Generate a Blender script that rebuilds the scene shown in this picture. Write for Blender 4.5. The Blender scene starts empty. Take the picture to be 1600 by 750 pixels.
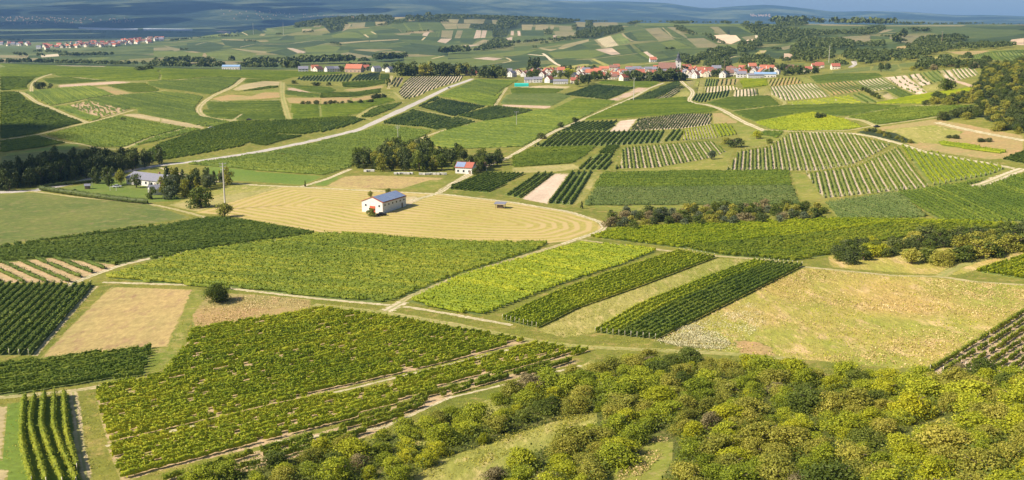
import bpy, math, random
import numpy as np
from mathutils import Vector, Matrix
from mathutils.geometry import delaunay_2d_cdt
S = bpy.context.scene
C = S.collection
R = math.radians
rng = np.random.default_rng(7)
random.seed(7)

# ------------------------------------------------------------------ camera, sky, sun, exposure
CAMZ, PITCH = 80.0, R(11.96)
cam = bpy.data.cameras.new('camera'); camo = bpy.data.objects.new('camera', cam); C.objects.link(camo)
camo.location = (0, 0, CAMZ); camo.rotation_euler = (R(90) - PITCH, 0, 0)
cam.sensor_width = 36; cam.lens = 36; cam.clip_start = 1; cam.clip_end = 60000
S.camera = camo
SUN_EL, SUN_AZ = R(39), R(248)          # azimuth clockwise from +Y: the sun stands left and a little behind the camera
W = bpy.data.worlds.new("World"); S.world = W; W.use_nodes = True
wn = W.node_tree.nodes; wl = W.node_tree.links
sky = wn.new('ShaderNodeTexSky'); sky.sky_type = 'NISHITA'; sky.sun_disc = False
sky.sun_elevation = SUN_EL; sky.sun_rotation = SUN_AZ
sky.air_density = 1.0; sky.dust_density = 2.0; sky.ozone_density = 1.0; sky.altitude = 100
wl.new(sky.outputs[0], wn['Background'].inputs[0]); wn['Background'].inputs[1].default_value = 0.070
sl = bpy.data.lights.new('sun', 'SUN'); sl.energy = 5.0; sl.angle = R(0.5); sl.color = (1.0, 0.90, 0.755)
so = bpy.data.objects.new('sun', sl); C.objects.link(so)
sd = Vector((math.sin(SUN_AZ) * math.cos(SUN_EL), math.cos(SUN_AZ) * math.cos(SUN_EL), math.sin(SUN_EL)))
so.rotation_euler = sd.to_track_quat('Z', 'Y').to_euler(); so.location = sd * 500
S.view_settings.view_transform = 'Standard'; S.view_settings.look = 'None'
S.view_settings.exposure = 0.80; S.view_settings.gamma = 1
S.cycles.max_bounces = 4; S.cycles.diffuse_bounces = 2; S.cycles.glossy_bounces = 2
S.cycles.transmission_bounces = 2; S.cycles.volume_bounces = 0; S.cycles.transparent_max_bounces = 6

# ------------------------------------------------------------------ terrain heights
YK = [60,110,170,230,300,400,500,620,760,900,1100,1400,1700,2100,2600,3200,3800,4300,5200,7000,10000,13000,16000,24000]
ZT = {
 -300:[10,8,5,3,2,1,0,0,4,6,10,14,4,-8,-8,-8,-8,-8,-10,-10,25,330,560,300],
 0:  [8,5,3,2,0,0,0,0,4,6,10,14,4,-8,-8,-8,-8,-8,-10,-10,25,330,560,300],
 200:[8,5,3,1,0,0,0,0,4,6,11,17,5,-8,-8,-8,-8,-8,-10,-10,30,330,560,300],
 400:[9,6,3,1,0,0,0,0,4,6,11,19,5,-5,2,12,40,72,15,-10,40,330,520,300],
 600:[10,7,3,0,0,0,0,0,4,6,9,12,0,-1,4,22,90,150,50,0,40,330,500,300],
 800:[14,10,4,0,0,0,0,0,3,5,8,10,3,4,7,18,62,130,60,0,30,280,440,260],
 1000:[20,13,6,1,0,0,0,1,4,6,9,13,14,30,58,84,80,78,62,0,30,230,370,200],
 1200:[30,16,9,3,0,0,1,4,7,9,10,16,20,32,54,76,76,72,50,0,30,220,380,200],
 1400:[36,20,11,4,0,2,4,14,18,22,25,27,36,46,56,70,76,74,60,0,30,160,250,120],
 1600:[40,25,14,8,3,5,9,16,34,44,45,44,46,54,60,70,76,74,60,0,30,120,180,90],
 1900:[44,30,20,12,8,10,14,30,56,62,60,60,58,60,64,70,76,74,60,0,30,120,180,90]}
GW = np.linspace(-0.85, 0.85, 341)
GV = np.linspace(math.log(55), math.log(24000), 900)
def _grid():
    cols = sorted(ZT); vk = np.log(YK)
    A = np.array([np.interp(GV, vk, ZT[c]) for c in cols])            # column x v
    u = 800 + 1600 * GW
    G = np.array([np.interp(u, cols, A[:, j]) for j in range(len(GV))]).T   # w x v
    def blur(a, s, ax):
        k = np.exp(-0.5 * (np.arange(-3*s, 3*s+1) / s) ** 2); k /= k.sum()
        p = [(0, 0), (0, 0)]; p[ax] = (3*s, 3*s)
        a = np.pad(a, p, mode='edge')
        return np.apply_along_axis(lambda m: np.convolve(m, k, 'valid'), ax, a)
    G = blur(blur(G, 12, 0), 7, 1)
    X = GW[:, None] * np.exp(GV)[None]; Y = np.exp(GV)[None] + 0 * X
    uu = 800 + 1600 * GW
    j = int(np.argmin(abs(GV - math.log(4300)))); tg = np.interp(uu, [250, 300, 400, 460, 500, 550, 600, 750, 800, 850, 900, 1000], [66, 59, 46, 40, 34, 29, 27, 27, 29, 31, 34, 38])
    tz = CAMZ + (36 - tg) / 1600 * 4300; fade = np.clip((uu - 250) / 60, 0, 1) * np.clip((1040 - uu) / 120, 0, 1)
    G += ((tz - G[:, j]) * fade)[:, None] * np.exp(-((GV - math.log(4300)) / 0.15) ** 2)[None]
    rp = np.interp(uu, [-50, 600, 750, 810, 900, 980, 1040, 1095, 1130, 1190, 1240, 1290, 1340, 1400, 1480, 1530, 1600, 1700], [-9, -5, -3, 1, 5, 7, 8, 14, 12, 10, 14, 20, 18, 20, 25, 24, 26, 27])
    mk = GV > math.log(9500)
    ang = ((G[:, mk] - CAMZ) / np.exp(GV[mk])[None]).max(1); want = (36 - rp) / 1600; k = np.clip((GV - math.log(9000)) / 0.3, 0, 1)
    G += k[None] * ((want - ang)[:, None] * np.exp(GV)[None] * np.clip((GV - math.log(9000)) / 0.45, 0, 1)[None])
    near = np.clip((Y - 250) / 500, 0, 1) * np.clip(1.6 - Y / 4000, 0, 1)
    G += near * (1.2*np.sin(X/61+1)*np.sin(Y/83) + 0.8*np.sin(X/37+Y/51))
    far = np.clip((Y - 8500) / 3000, 0, 1)
    ridge = 8*np.sin(X/900+1)+10*np.sin(X/410+Y/700)+14*np.sin(X/1700-Y/1100+2)+6*np.sin(X/173+Y/260)
    G += far * ridge
    return G
GZ = _grid()
def H(x, y):
    x = np.asarray(x, float); y = np.maximum(np.asarray(y, float), 56)
    w = x / y; v = np.log(y)
    i = np.clip((w - GW[0]) / (GW[1] - GW[0]), 0, len(GW) - 1.001); j = np.clip((v - GV[0]) / (GV[1] - GV[0]), 0, len(GV) - 1.001)
    a = i.astype(int); b = j.astype(int); fi = i - a; fj = j - b
    return (GZ[a, b]*(1-fi)*(1-fj) + GZ[a+1, b]*fi*(1-fj) + GZ[a, b+1]*(1-fi)*fj + GZ[a+1, b+1]*fi*fj)
VV = np.linspace(math.log(60), math.log(17000), 4000); VY = np.exp(VV)
YMAX = [1e9]      # farthest ground meant while the hills in front of the river plain are drawn
def G2(px, py):
    """ground point (x, y) seen at a place of the photograph"""
    a = (px - 800) / 1600; b = (375 - py) / 1600
    c = math.cos(PITCH) + b * math.sin(PITCH); w = a / c; s = (-math.sin(PITCH) + b * math.cos(PITCH)) / c
    h = H(w * VY, VY); d = CAMZ + s * VY - h
    k = np.argmax(d < 0) if (d < 0).any() else int(np.argmin(d))
    if VY[k] > YMAX[0]:
        q = (VY < YMAX[0]) & (VY > 1500); k = int(np.flatnonzero(q)[np.argmin(d[q])]); return (w * VY[k], VY[k])
    if k > 0 and d[k] < 0:
        t = d[k-1] / (d[k-1] - d[k]); y = VY[k-1] + t * (VY[k] - VY[k-1])
    else: y = VY[k]
    return (w * y, y)
def PX(x, y, z=None):
    z = H(x, y) if z is None else z
    cp, sp_ = math.cos(PITCH), math.sin(PITCH)
    dz = z - CAMZ; d = y * cp - dz * sp_; up = y * sp_ + dz * cp
    return 800 + 1600 * x / d, 375 - 1600 * up / d

# ------------------------------------------------------------------ materials
def newmat(name):
    m = bpy.data.materials.new(name); m.use_nodes = True
    nt = m.node_tree; b = nt.nodes['Principled BSDF']; b.inputs['Roughness'].default_value = 0.85
    b.inputs['Specular IOR Level'].default_value = 0.2
    return m, nt, b
def noise(nt, vec, scale, detail=3, rough=0.55):
    n = nt.nodes.new('ShaderNodeTexNoise'); n.inputs['Scale'].default_value = scale
    n.inputs['Detail'].default_value = detail; n.inputs['Roughness'].default_value = rough
    if vec is not None: nt.links.new(vec, n.inputs['Vector'])
    return n.outputs['Fac']
def ramp(nt, fac, stops):
    r = nt.nodes.new('ShaderNodeValToRGB'); e = r.color_ramp.elements
    while len(e) < len(stops): e.new(0.5)
    for k, (p, c) in enumerate(stops): e[k].position = p; e[k].color = (*c, 1)
    nt.links.new(fac, r.inputs[0]); return r.outputs[0]
def mix(nt, f, a, b, mode='MIX'):
    m = nt.nodes.new('ShaderNodeMix'); m.data_type = 'RGBA'; m.blend_type = mode
    for s, v in ((m.inputs[0], f), (m.inputs[6], a), (m.inputs[7], b)):
        if isinstance(v, (int, float)): s.default_value = v
        elif isinstance(v, tuple): s.default_value = (*v, 1)
        else: nt.links.new(v, s)
    return m.outputs[2]
def math_(nt, op, a, b=0.0, c=0.0):
    m = nt.nodes.new('ShaderNodeMath'); m.operation = op
    for s, v in zip(m.inputs, (a, b, c)):
        if isinstance(v, (int, float)): s.default_value = v
        else: nt.links.new(v, s)
    return m.outputs[0]
def coord(nt, which='Object'):
    return nt.nodes.new('ShaderNodeTexCoord').outputs[which]
def uvrow(nt):
    a = nt.nodes.new('ShaderNodeAttribute'); a.attribute_name = 'rows'; a.attribute_type = 'GEOMETRY'
    s = nt.nodes.new('ShaderNodeSeparateXYZ'); nt.links.new(a.outputs['Vector'], s.inputs[0])
    return a.outputs['Vector'], s.outputs[0], s.outputs[1], s.outputs[2]
GM = {}
def ground_mat(name, c1, c2, c3=None, patch=0.03, fine=0.9, streak=0.0, stripe=None, bump=0.0, swath=None):
    """patchy ground: c1..c2 large patches, c3 specks; streak = tone lines along the rows; stripe = (colour, period)"""
    if name in GM: return GM[name]
    m, nt, b = newmat(name)
    P = coord(nt)
    if name in ('dry meadow', 'thin dry grass', 'cut brown hay'):
        mp = nt.nodes.new('ShaderNodeMapping'); mp.inputs['Rotation'].default_value = (0, 0, -0.9); mp.inputs['Scale'].default_value = (1, 0.4, 1); nt.links.new(P, mp.inputs[0]); P = mp.outputs[0]
    col = mix(nt, ramp(nt, noise(nt, P, patch, 5, 0.6), [(0.35, (0,0,0)), (0.65, (1,1,1))]), c1, c2)
    if c3: col = mix(nt, ramp(nt, noise(nt, P, patch*6, 5, 0.7), [(0.52, (0,0,0)), (0.7, (1,1,1))]), col, c3)
    col = mix(nt, 0.55, col, ramp(nt, noise(nt, P, fine, 4, 0.75), [(0.25, (0.25,0.25,0.25)), (0.5, (0.5,0.5,0.5)), (0.75, (0.8,0.8,0.8))]), 'OVERLAY')
    if streak or stripe or swath:
        vec, rx, ry, rz = uvrow(nt)
        cb = nt.nodes.new('ShaderNodeCombineXYZ'); nt.links.new(math_(nt, 'MULTIPLY', rx, 0.16), cb.inputs[0]); nt.links.new(math_(nt, 'MULTIPLY', ry, 0.006), cb.inputs[1])
        if streak:
            f = ramp(nt, noise(nt, cb.outputs[0], 1.0, 4, 0.7), [(0.3, (0.5-0.5*streak,)*3), (0.7, (0.5+0.5*streak,)*3)])
            col = mix(nt, 0.8, col, f, 'OVERLAY')
        if stripe:
            sc, per, duty = stripe
            k = math_(nt, 'FRACT', math_(nt, 'DIVIDE', rx, per))
            wv = math_(nt, 'ADD', k, math_(nt, 'MULTIPLY', math_(nt, 'SUBTRACT', noise(nt, P, 0.35, 3), 0.5), 0.25))
            f = ramp(nt, wv, [(0.0, (1,1,1)), (duty-0.02, (1,1,1)), (duty+0.06, (0,0,0)), (1, (0,0,0))])
            f = math_(nt, 'MULTIPLY', f, ramp(nt, noise(nt, P, 0.07, 3), [(0.3, (0.35,)*3), (0.5, (1,1,1))]))
            col = mix(nt, f, col, sc)
        if swath:
            sc, per = swath
            jit = math_(nt, 'ADD', math_(nt, 'MULTIPLY', math_(nt, 'SUBTRACT', noise(nt, P, 0.05, 4), 0.5), 4.0), math_(nt, 'MULTIPLY', noise(nt, P, 0.012, 2), 14.0))
            k = math_(nt, 'FRACT', math_(nt, 'DIVIDE', math_(nt, 'ADD', rz, jit), per))
            f = ramp(nt, k, [(0.0, (0,0,0)), (0.4, (0,0,0)), (0.52, (1,1,1)), (0.85, (1,1,1)), (1.0, (0,0,0))])
            f = math_(nt, 'MULTIPLY', f, ramp(nt, noise(nt, P, 0.02, 3), [(0.25, (0.2,)*3), (0.5, (1,1,1))]))
            col = mix(nt, f, col, sc)
    e = nt.nodes.new('ShaderNodeAttribute'); e.attribute_name = 'edge'; e.attribute_type = 'GEOMETRY'
    k = math_(nt, 'ADD', e.outputs['Fac'], math_(nt, 'MULTIPLY', math_(nt, 'SUBTRACT', noise(nt, P, 0.6, 4, 0.75), 0.5), 2.6))
    col = mix(nt, ramp(nt, k, [(0.12, (1,1,1)), (0.42, (0,0,0))]), col, ramp(nt, noise(nt, P, 0.25, 4), [(0.35, (0.13,0.16,0.022)), (0.65, (0.28,0.24,0.06))]))
    if name in ('dirt track', 'pale gravel', 'grassy track'):        # a grassy crown between two wheel tracks
        cc = nt.nodes.new('ShaderNodeAttribute'); cc.attribute_name = 'lateral'; cc.attribute_type = 'GEOMETRY'
        q = math_(nt, 'ADD', math_(nt, 'ABSOLUTE', cc.outputs['Fac']), math_(nt, 'MULTIPLY', math_(nt, 'SUBTRACT', noise(nt, P, 0.9, 3), 0.5), 0.5))
        col = mix(nt, ramp(nt, q, [(0.15, (0.75,)*3), (0.32, (0,0,0))]), col, (0.24, 0.25, 0.07))
    nt.links.new(col, b.inputs['Base Color'])
    if bump:
        bp = nt.nodes.new('ShaderNodeBump'); bp.inputs['Strength'].default_value = bump; bp.inputs['Distance'].default_value = 1.0
        nt.links.new(noise(nt, P, 0.8, 4, 0.7), bp.inputs['Height']); nt.links.new(bp.outputs[0], b.inputs['Normal'])
    GM[name] = m; return m
SOIL, SOILP = (0.42, 0.30, 0.19), (0.56, 0.44, 0.31)
def gm(key):
    k = dict(
     base=lambda: ground_mat('rough grass', (0.13,0.15,0.018), (0.20,0.19,0.032), (0.32,0.24,0.075), 0.04, 0.5, bump=0.3),
     verge=lambda: ground_mat('verge grass', (0.14,0.175,0.02), (0.23,0.22,0.04), (0.34,0.27,0.10), 0.04, 0.7),
     lush=lambda: ground_mat('lush grass', (0.11,0.175,0.022), (0.15,0.20,0.03), None, 0.03, 0.6),
     lawn=lambda: ground_mat('lawn', (0.11,0.165,0.022), (0.15,0.18,0.035), None, 0.08, 0.6),
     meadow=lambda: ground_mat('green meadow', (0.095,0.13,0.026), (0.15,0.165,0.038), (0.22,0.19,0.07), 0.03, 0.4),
     dry=lambda: ground_mat('dry meadow', (0.42,0.295,0.09), (0.22,0.26,0.03), (0.54,0.38,0.18), 0.03, 0.6, bump=0.5),
     drygr=lambda: ground_mat('thin dry grass', (0.22,0.23,0.04), (0.32,0.28,0.08), (0.40,0.31,0.13), 0.05, 0.6, bump=0.3),
     hay=lambda: ground_mat('cut brown hay', (0.42,0.30,0.12), (0.34,0.27,0.10), (0.30,0.19,0.10), 0.05, 0.9, streak=0.2),
     mown=lambda: ground_mat('mown hay field', (0.31,0.28,0.06), (0.39,0.31,0.09), (0.36,0.26,0.085), 0.025, 0.5, swath=((0.45,0.34,0.145), 5.0)),
     fstraw=lambda: ground_mat('far stubble', (0.20,0.18,0.08), (0.27,0.22,0.11), None, 0.01, 0.2, streak=0.25),
     fsoil=lambda: ground_mat('far bare soil', (0.34,0.26,0.18), (0.40,0.31,0.22), None, 0.01, 0.2, streak=0.2),
     frust=lambda: ground_mat('far dry slope', (0.17,0.16,0.07), (0.22,0.18,0.09), (0.12,0.14,0.045), 0.012, 0.2),
     straw=lambda: ground_mat('straw stubble', (0.33,0.27,0.13), (0.42,0.33,0.17), None, 0.04, 0.6, streak=0.25),
     rust=lambda: ground_mat('rusty dry grass', (0.36,0.24,0.10), (0.27,0.24,0.08), (0.42,0.26,0.13), 0.03, 0.6),
     soil=lambda: ground_mat('bare soil', SOIL, (0.48,0.35,0.24), None, 0.04, 0.7, streak=0.12),
     soilp=lambda: ground_mat('pale bare soil', (0.50,0.38,0.27), (0.58,0.45,0.33), None, 0.04, 0.7, streak=0.15),
     vg=lambda: ground_mat('vineyard grass', (0.12,0.17,0.03), (0.17,0.205,0.04), (0.27,0.23,0.10), 0.04, 0.6, streak=0.3),
     vd=lambda: ground_mat('dark vineyard floor', (0.10,0.14,0.035), (0.15,0.175,0.045), None, 0.03, 0.5, streak=0.35),
     vf=lambda: ground_mat('far vineyard', (0.06,0.088,0.02), (0.08,0.105,0.022), (0.105,0.115,0.032), 0.012, 0.25, streak=0.5),
     vfd=lambda: ground_mat('far dark vineyard', (0.036,0.058,0.016), (0.05,0.072,0.018), None, 0.012, 0.25, streak=0.5),
     vfb=lambda: ground_mat('far bright vineyard', (0.095,0.125,0.022), (0.125,0.145,0.028), None, 0.012, 0.25, streak=0.4),
     alt=lambda: ground_mat('alternate tilled vineyard floor', (0.17,0.20,0.045), (0.24,0.24,0.065), None, 0.04, 0.6, stripe=((0.48,0.38,0.26), 4.2, 0.4)),
     alt2=lambda: ground_mat('tilled vineyard floor', (0.20,0.22,0.07), (0.28,0.26,0.10), None, 0.04, 0.6, stripe=(SOILP, 2.1, 0.55)),
     alt3=lambda: ground_mat('wide tilled vineyard floor', (0.17,0.20,0.05), (0.24,0.24,0.08), None, 0.04, 0.6, stripe=(SOILP, 3.4, 0.6)),
     vs=lambda: ground_mat('stony vineyard soil', (0.48,0.34,0.20), (0.38,0.28,0.14), (0.22,0.21,0.06), 0.08, 0.8),
     dirt=lambda: ground_mat('dirt track', (0.48,0.37,0.22), (0.36,0.31,0.14), None, 0.08, 0.6),
     pale=lambda: ground_mat('pale gravel', (0.60,0.49,0.34), (0.48,0.40,0.26), None, 0.08, 0.6),
     track=lambda: ground_mat('grassy track', (0.28,0.26,0.075), (0.38,0.31,0.13), (0.20,0.21,0.05), 0.07, 0.6),
     asphalt=lambda: ground_mat('old asphalt', (0.40,0.36,0.31), (0.46,0.42,0.37), None, 0.05, 0.6),
     quarry=lambda: ground_mat('quarry sand', (0.66,0.50,0.34), (0.55,0.40,0.26), None, 0.02, 0.3),
     patch=lambda: ground_mat('white flowered patch', (0.46,0.40,0.20), (0.55,0.48,0.28), (0.26,0.26,0.07), 0.2, 0.9),
     water=lambda: ground_mat('river water', (0.34,0.37,0.4), (0.4,0.42,0.44), None, 0.003, 0.05),  # pale tone paints in sunlight reflected off the river
     plain=lambda: ground_mat('river plain', (0.07,0.11,0.03), (0.12,0.14,0.04), (0.2,0.17,0.08), 0.002, 0.02),
     scrub=lambda: ground_mat('scrub floor', (0.07,0.085,0.016), (0.11,0.12,0.022), (0.2,0.17,0.06), 0.08, 0.8, bump=0.5),  # dark tone stands in for the shade between the bushes
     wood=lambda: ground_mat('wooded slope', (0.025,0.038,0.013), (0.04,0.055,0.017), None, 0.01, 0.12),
    )
    return k[key]()

def fol(name, stops, trans=0.38, obj_var=0.25, scale=0.35, big=0.02):
    m, nt, b = newmat(name)
    P = coord(nt, 'Object'); g = nt.nodes.new('ShaderNodeNewGeometry')
    n = noise(nt, P, scale, 4, 0.75)
    oi = nt.nodes.new('ShaderNodeObjectInfo')
    k = math_(nt, 'ADD', n, math_(nt, 'MULTIPLY', math_(nt, 'SUBTRACT', oi.outputs['Random'], 0.5), obj_var))
    k = math_(nt, 'ADD', k, math_(nt, 'MULTIPLY', math_(nt, 'SUBTRACT', g.outputs['Random Per Island'], 0.5), 0.35))
    k = math_(nt, 'ADD', k, math_(nt, 'MULTIPLY', math_(nt, 'SUBTRACT', noise(nt, g.outputs['Position'], big, 3), 0.5), 0.7))
    col = ramp(nt, k, stops)
    nt.links.new(col, b.inputs['Base Color'])
    b.inputs['Roughness'].default_value = 0.6; b.inputs['Specular IOR Level'].default_value = 0.25
    if trans:
        t = nt.nodes.new('ShaderNodeBsdfTranslucent'); nt.links.new(mix(nt, 1.0, col, (1.0, 1.0, 0.45), 'MULTIPLY'), t.inputs[0])
        mx = nt.nodes.new('ShaderNodeMixShader'); mx.inputs[0].default_value = trans
        nt.links.new(b.outputs[0], mx.inputs[1]); nt.links.new(t.outputs[0], mx.inputs[2])
        nt.links.new(mx.outputs[0], nt.nodes['Material Output'].inputs[0])
    return m
VM = dict(
 dk=fol('dark vine leaves', [(0.25, (0.07,0.115,0.015)), (0.6, (0.125,0.175,0.022)), (0.85, (0.21,0.25,0.03))], obj_var=0.05),
 md=fol('vine leaves', [(0.2, (0.09,0.145,0.018)), (0.5, (0.15,0.21,0.024)), (0.85, (0.27,0.31,0.035))], obj_var=0.05),
 nb=fol('lightest vine leaves', [(0.2, (0.15,0.22,0.012)), (0.5, (0.31,0.37,0.02)), (0.85, (0.58,0.55,0.04))], obj_var=0.05, scale=.9),  # a leaf colour of its own, lighter than the other vines
 lt=fol('light vine leaves', [(0.2, (0.115,0.17,0.014)), (0.5, (0.20,0.255,0.02)), (0.85, (0.38,0.38,0.03))], obj_var=0.05),
 br=fol('bright vine leaves', [(0.15, (0.17,0.245,0.012)), (0.5, (0.29,0.345,0.015)), (0.85, (0.48,0.48,0.02))], obj_var=0.05),
 pl=fol('pale vine leaves', [(0.2, (0.11,0.165,0.04)), (0.55, (0.16,0.21,0.055)), (0.85, (0.24,0.26,0.08))], obj_var=0.05))
TM = dict(
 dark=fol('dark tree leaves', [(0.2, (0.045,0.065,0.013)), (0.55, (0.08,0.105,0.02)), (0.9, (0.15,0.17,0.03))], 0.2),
 green=fol('tree leaves', [(0.2, (0.14,0.19,0.014)), (0.5, (0.29,0.335,0.02)), (0.82, (0.54,0.53,0.035))]),
 leaf=fol('mid green leaves', [(0.2, (0.075,0.11,0.016)), (0.55, (0.125,0.16,0.02)), (0.9, (0.22,0.24,0.03))]),
 olive=fol('olive tree leaves', [(0.2, (0.17,0.19,0.025)), (0.5, (0.31,0.30,0.04)), (0.85, (0.52,0.45,0.08))]),
 yellow=fol('yellow green leaves', [(0.15, (0.26,0.29,0.014)), (0.5, (0.37,0.39,0.018)), (0.85, (0.52,0.47,0.022))]),
 brown=fol('brown dry leaves', [(0.2, (0.20,0.17,0.08)), (0.55, (0.30,0.25,0.12)), (0.9, (0.42,0.33,0.17))]),
 grey=fol('silvery leaves', [(0.2, (0.09,0.12,0.06)), (0.55, (0.14,0.17,0.09)), (0.9, (0.22,0.24,0.14))]))
def plain(name, c, rough=0.7, metal=0.0, var=0.15, scale=1.5):
    m, nt, b = newmat(name)
    P = coord(nt)
    lo = tuple(x*(1-var) for x in c); hi = tuple(min(1, x*(1+var)) for x in c)
    nt.links.new(ramp(nt, noise(nt, P, scale, 5, 0.65), [(0.3, lo), (0.7, hi)]), b.inputs['Base Color'])
    b.inputs['Roughness'].default_value = rough; b.inputs['Metallic'].default_value = metal
    return m
M = dict(
 white=plain('white render', (0.60,0.58,0.55)), cream=plain('cream render', (0.72,0.64,0.50)), stone=plain('sandstone', (0.42,0.30,0.22)),
 orange=plain('orange roof tiles', (0.42,0.15,0.09), 0.8, 0, 0.3, 3), red=plain('red roof tiles', (0.34,0.11,0.075), 0.8, 0, 0.3, 3),
 brownroof=plain('brown roof tiles', (0.24,0.13,0.10), 0.8, 0, 0.3, 3), slate=plain('grey slates', (0.20,0.20,0.24), 0.6, 0, 0.2, 3),
 glass=plain('window glass', (0.03,0.035,0.045), 0.12), wood=plain('weathered wood', (0.22,0.16,0.11), 0.9),
 bark=plain('bark', (0.13,0.10,0.07), 0.95, 0, 0.35, 4), door=plain('red door paint', (0.50,0.10,0.05), 0.5), frame=plain('window frame', (0.75,0.75,0.72), 0.5),
 steel=plain('galvanised steel', (0.50,0.50,0.49), 0.4, 0.4), solar=None, dkroof=plain('dark spire slates', (0.06,0.065,0.075), 0.5),
 teal=plain('turquoise tarpaulin', (0.03,0.42,0.36), 0.5), black=plain('rubber', (0.03,0.03,0.03), 0.7), bluemetal=plain('blue metal roof', (0.28,0.42,0.62), 0.4, 0.2),
 paint=plain('silver car paint', (0.55,0.56,0.58), 0.3, 0.3), concrete=plain('concrete', (0.5,0.47,0.42), 0.9), post=plain('pale vineyard posts', (0.62,0.55,0.45), 0.9))
def solar():
    m, nt, b = newmat('solar cells'); P = coord(nt)
    br = nt.nodes.new('ShaderNodeTexBrick'); br.offset = 0; nt.links.new(P, br.inputs['Vector'])
    br.inputs['Color1'].default_value = (0.17,0.22,0.36,1); br.inputs['Color2'].default_value = (0.2,0.26,0.4,1); br.inputs['Mortar'].default_value = (0.30,0.34,0.42,1)  # cell colours lightened to paint in the sky's reflection
    br.inputs['Scale'].default_value = 1; br.inputs['Brick Width'].default_value = 1.65; br.inputs['Row Height'].default_value = 1.0; br.inputs['Mortar Size'].default_value = 0.045
    nt.links.new(br.outputs[0], b.inputs['Base Color']); b.inputs['Roughness'].default_value = 0.25; b.inputs['Specular IOR Level'].default_value = 0.5
    return m
M['solar'] = solar()

# ------------------------------------------------------------------ objects
def mesh_np(name, V, F4=None, F3=None, mats=(), smooth=False):
    me = bpy.data.meshes.new(name); V = np.asarray(V, np.float32).reshape(-1, 3)
    loops = []; starts = []; tot = 0
    if F4 is not None and len(F4):
        F4 = np.asarray(F4, np.int32); loops.append(F4.ravel()); starts.append(tot + np.arange(len(F4)) * 4); tot += F4.size
    if F3 is not None and len(F3):
        F3 = np.asarray(F3, np.int32); loops.append(F3.ravel()); starts.append(tot + np.arange(len(F3)) * 3); tot += F3.size
    loops = np.concatenate(loops); starts = np.concatenate(starts)
    me.vertices.add(len(V)); me.vertices.foreach_set('co', V.ravel())
    me.loops.add(len(loops)); me.loops.foreach_set('vertex_index', loops)
    me.polygons.add(len(starts)); me.polygons.foreach_set('loop_start', starts.astype(np.int32))
    if smooth: me.polygons.foreach_set('use_smooth', np.ones(len(starts), bool))
    me.update(calc_edges=True)
    for m in mats: me.materials.append(m)
    return me
def link(name, data, parent=None, loc=None, label=None, cat=None, group=None, kind=None):
    o = bpy.data.objects.new(name, data); C.objects.link(o)
    if parent is not None: o.parent = parent
    if loc is not None: o.location = loc
    if label: o['label'] = label
    if cat: o['category'] = cat
    if group: o['group'] = group
    if kind: o['kind'] = kind
    return o
def ordn(n):
    return f"{n}{'th' if 10 <= n % 100 <= 20 else {1:'st',2:'nd',3:'rd'}.get(n % 10, 'th')}"
def copy_tree(o, parent=None):
    c = o.copy(); C.objects.link(c); c.parent = parent
    for ch in o.children: copy_tree(ch, c)
    return c

# ------------------------------------------------------------------ fields: outlines read off the photograph, laid on the terrain
FLD = []
T = [0, 0, 1.0]
def at(x0, y0, s): T[:] = [x0, y0, s]
def tr(p): return [(T[0] + x / T[2], T[1] + y / T[2]) for x, y in p]
def pts(s): return [tuple(float(q) for q in t.split(',')) for t in s.split()]
def to_world(P, closed=True, step=9):
    out = []; n = len(P)
    for i in range(n if closed else n - 1):
        a, b = P[i], P[(i + 1) % n]; L = math.hypot(b[0]-a[0], b[1]-a[1]); k = max(1, int(L / step))
        for j in range(k): out.append(G2(a[0] + (b[0]-a[0])*j/k, a[1] + (b[1]-a[1])*j/k))
    if not closed: out.append(G2(*P[-1]))
    return out
def F(s, mat, v=None, d=None, sp=2.1, name=None, **kw):
    """a field: outline s, ground mat; v = vine colour, d = two points along a row"""
    P = tr(pts(s)); f = dict(px=P, w=np.array(to_world(P)), mat=mat, v=v, sp=sp, name=name, **kw)
    if d: q = [G2(*p) for p in tr(pts(d))]
    else:
        i = max(range(len(P)), key=lambda i: math.hypot(P[i][0]-P[i-1][0], P[i][1]-P[i-1][1])); q = [G2(*P[i-1]), G2(*P[i])]
    dx, dy = q[1][0]-q[0][0], q[1][1]-q[0][1]; L = math.hypot(dx, dy) or 1
    f['dir'] = (dx / L, dy / L); FLD.append(f); return f
def ROAD(s, wd, mat='dirt', name='dirt_track'):
    P = tr(pts(s)); w = np.array(to_world(P, False, 6))
    # smooth, then offset both sides
    for _ in range(2):
        if len(w) > 4: w[1:-1] = (w[:-2] + 2*w[1:-1] + w[2:]) / 4
    t = np.gradient(w, axis=0); t /= np.maximum(np.hypot(t[:, 0], t[:, 1]), 1e-6)[:, None]; n = np.stack([-t[:, 1], t[:, 0]], 1)
    wdv = wd * 0.8 * (1 + 0.12 * rng.standard_normal(len(w)))[:, None] / 2
    # one short quad after another keeps the strip simple even on bends
    L, Rr = w + n * wdv, w - n * wdv
    FLD.append(dict(px=P, w=np.concatenate([L, Rr[::-1]]), strip=(L, Rr), mid=w, hw=wd*.4, mat=mat, v=None, name=name, dir=tuple(t[0])))
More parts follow.
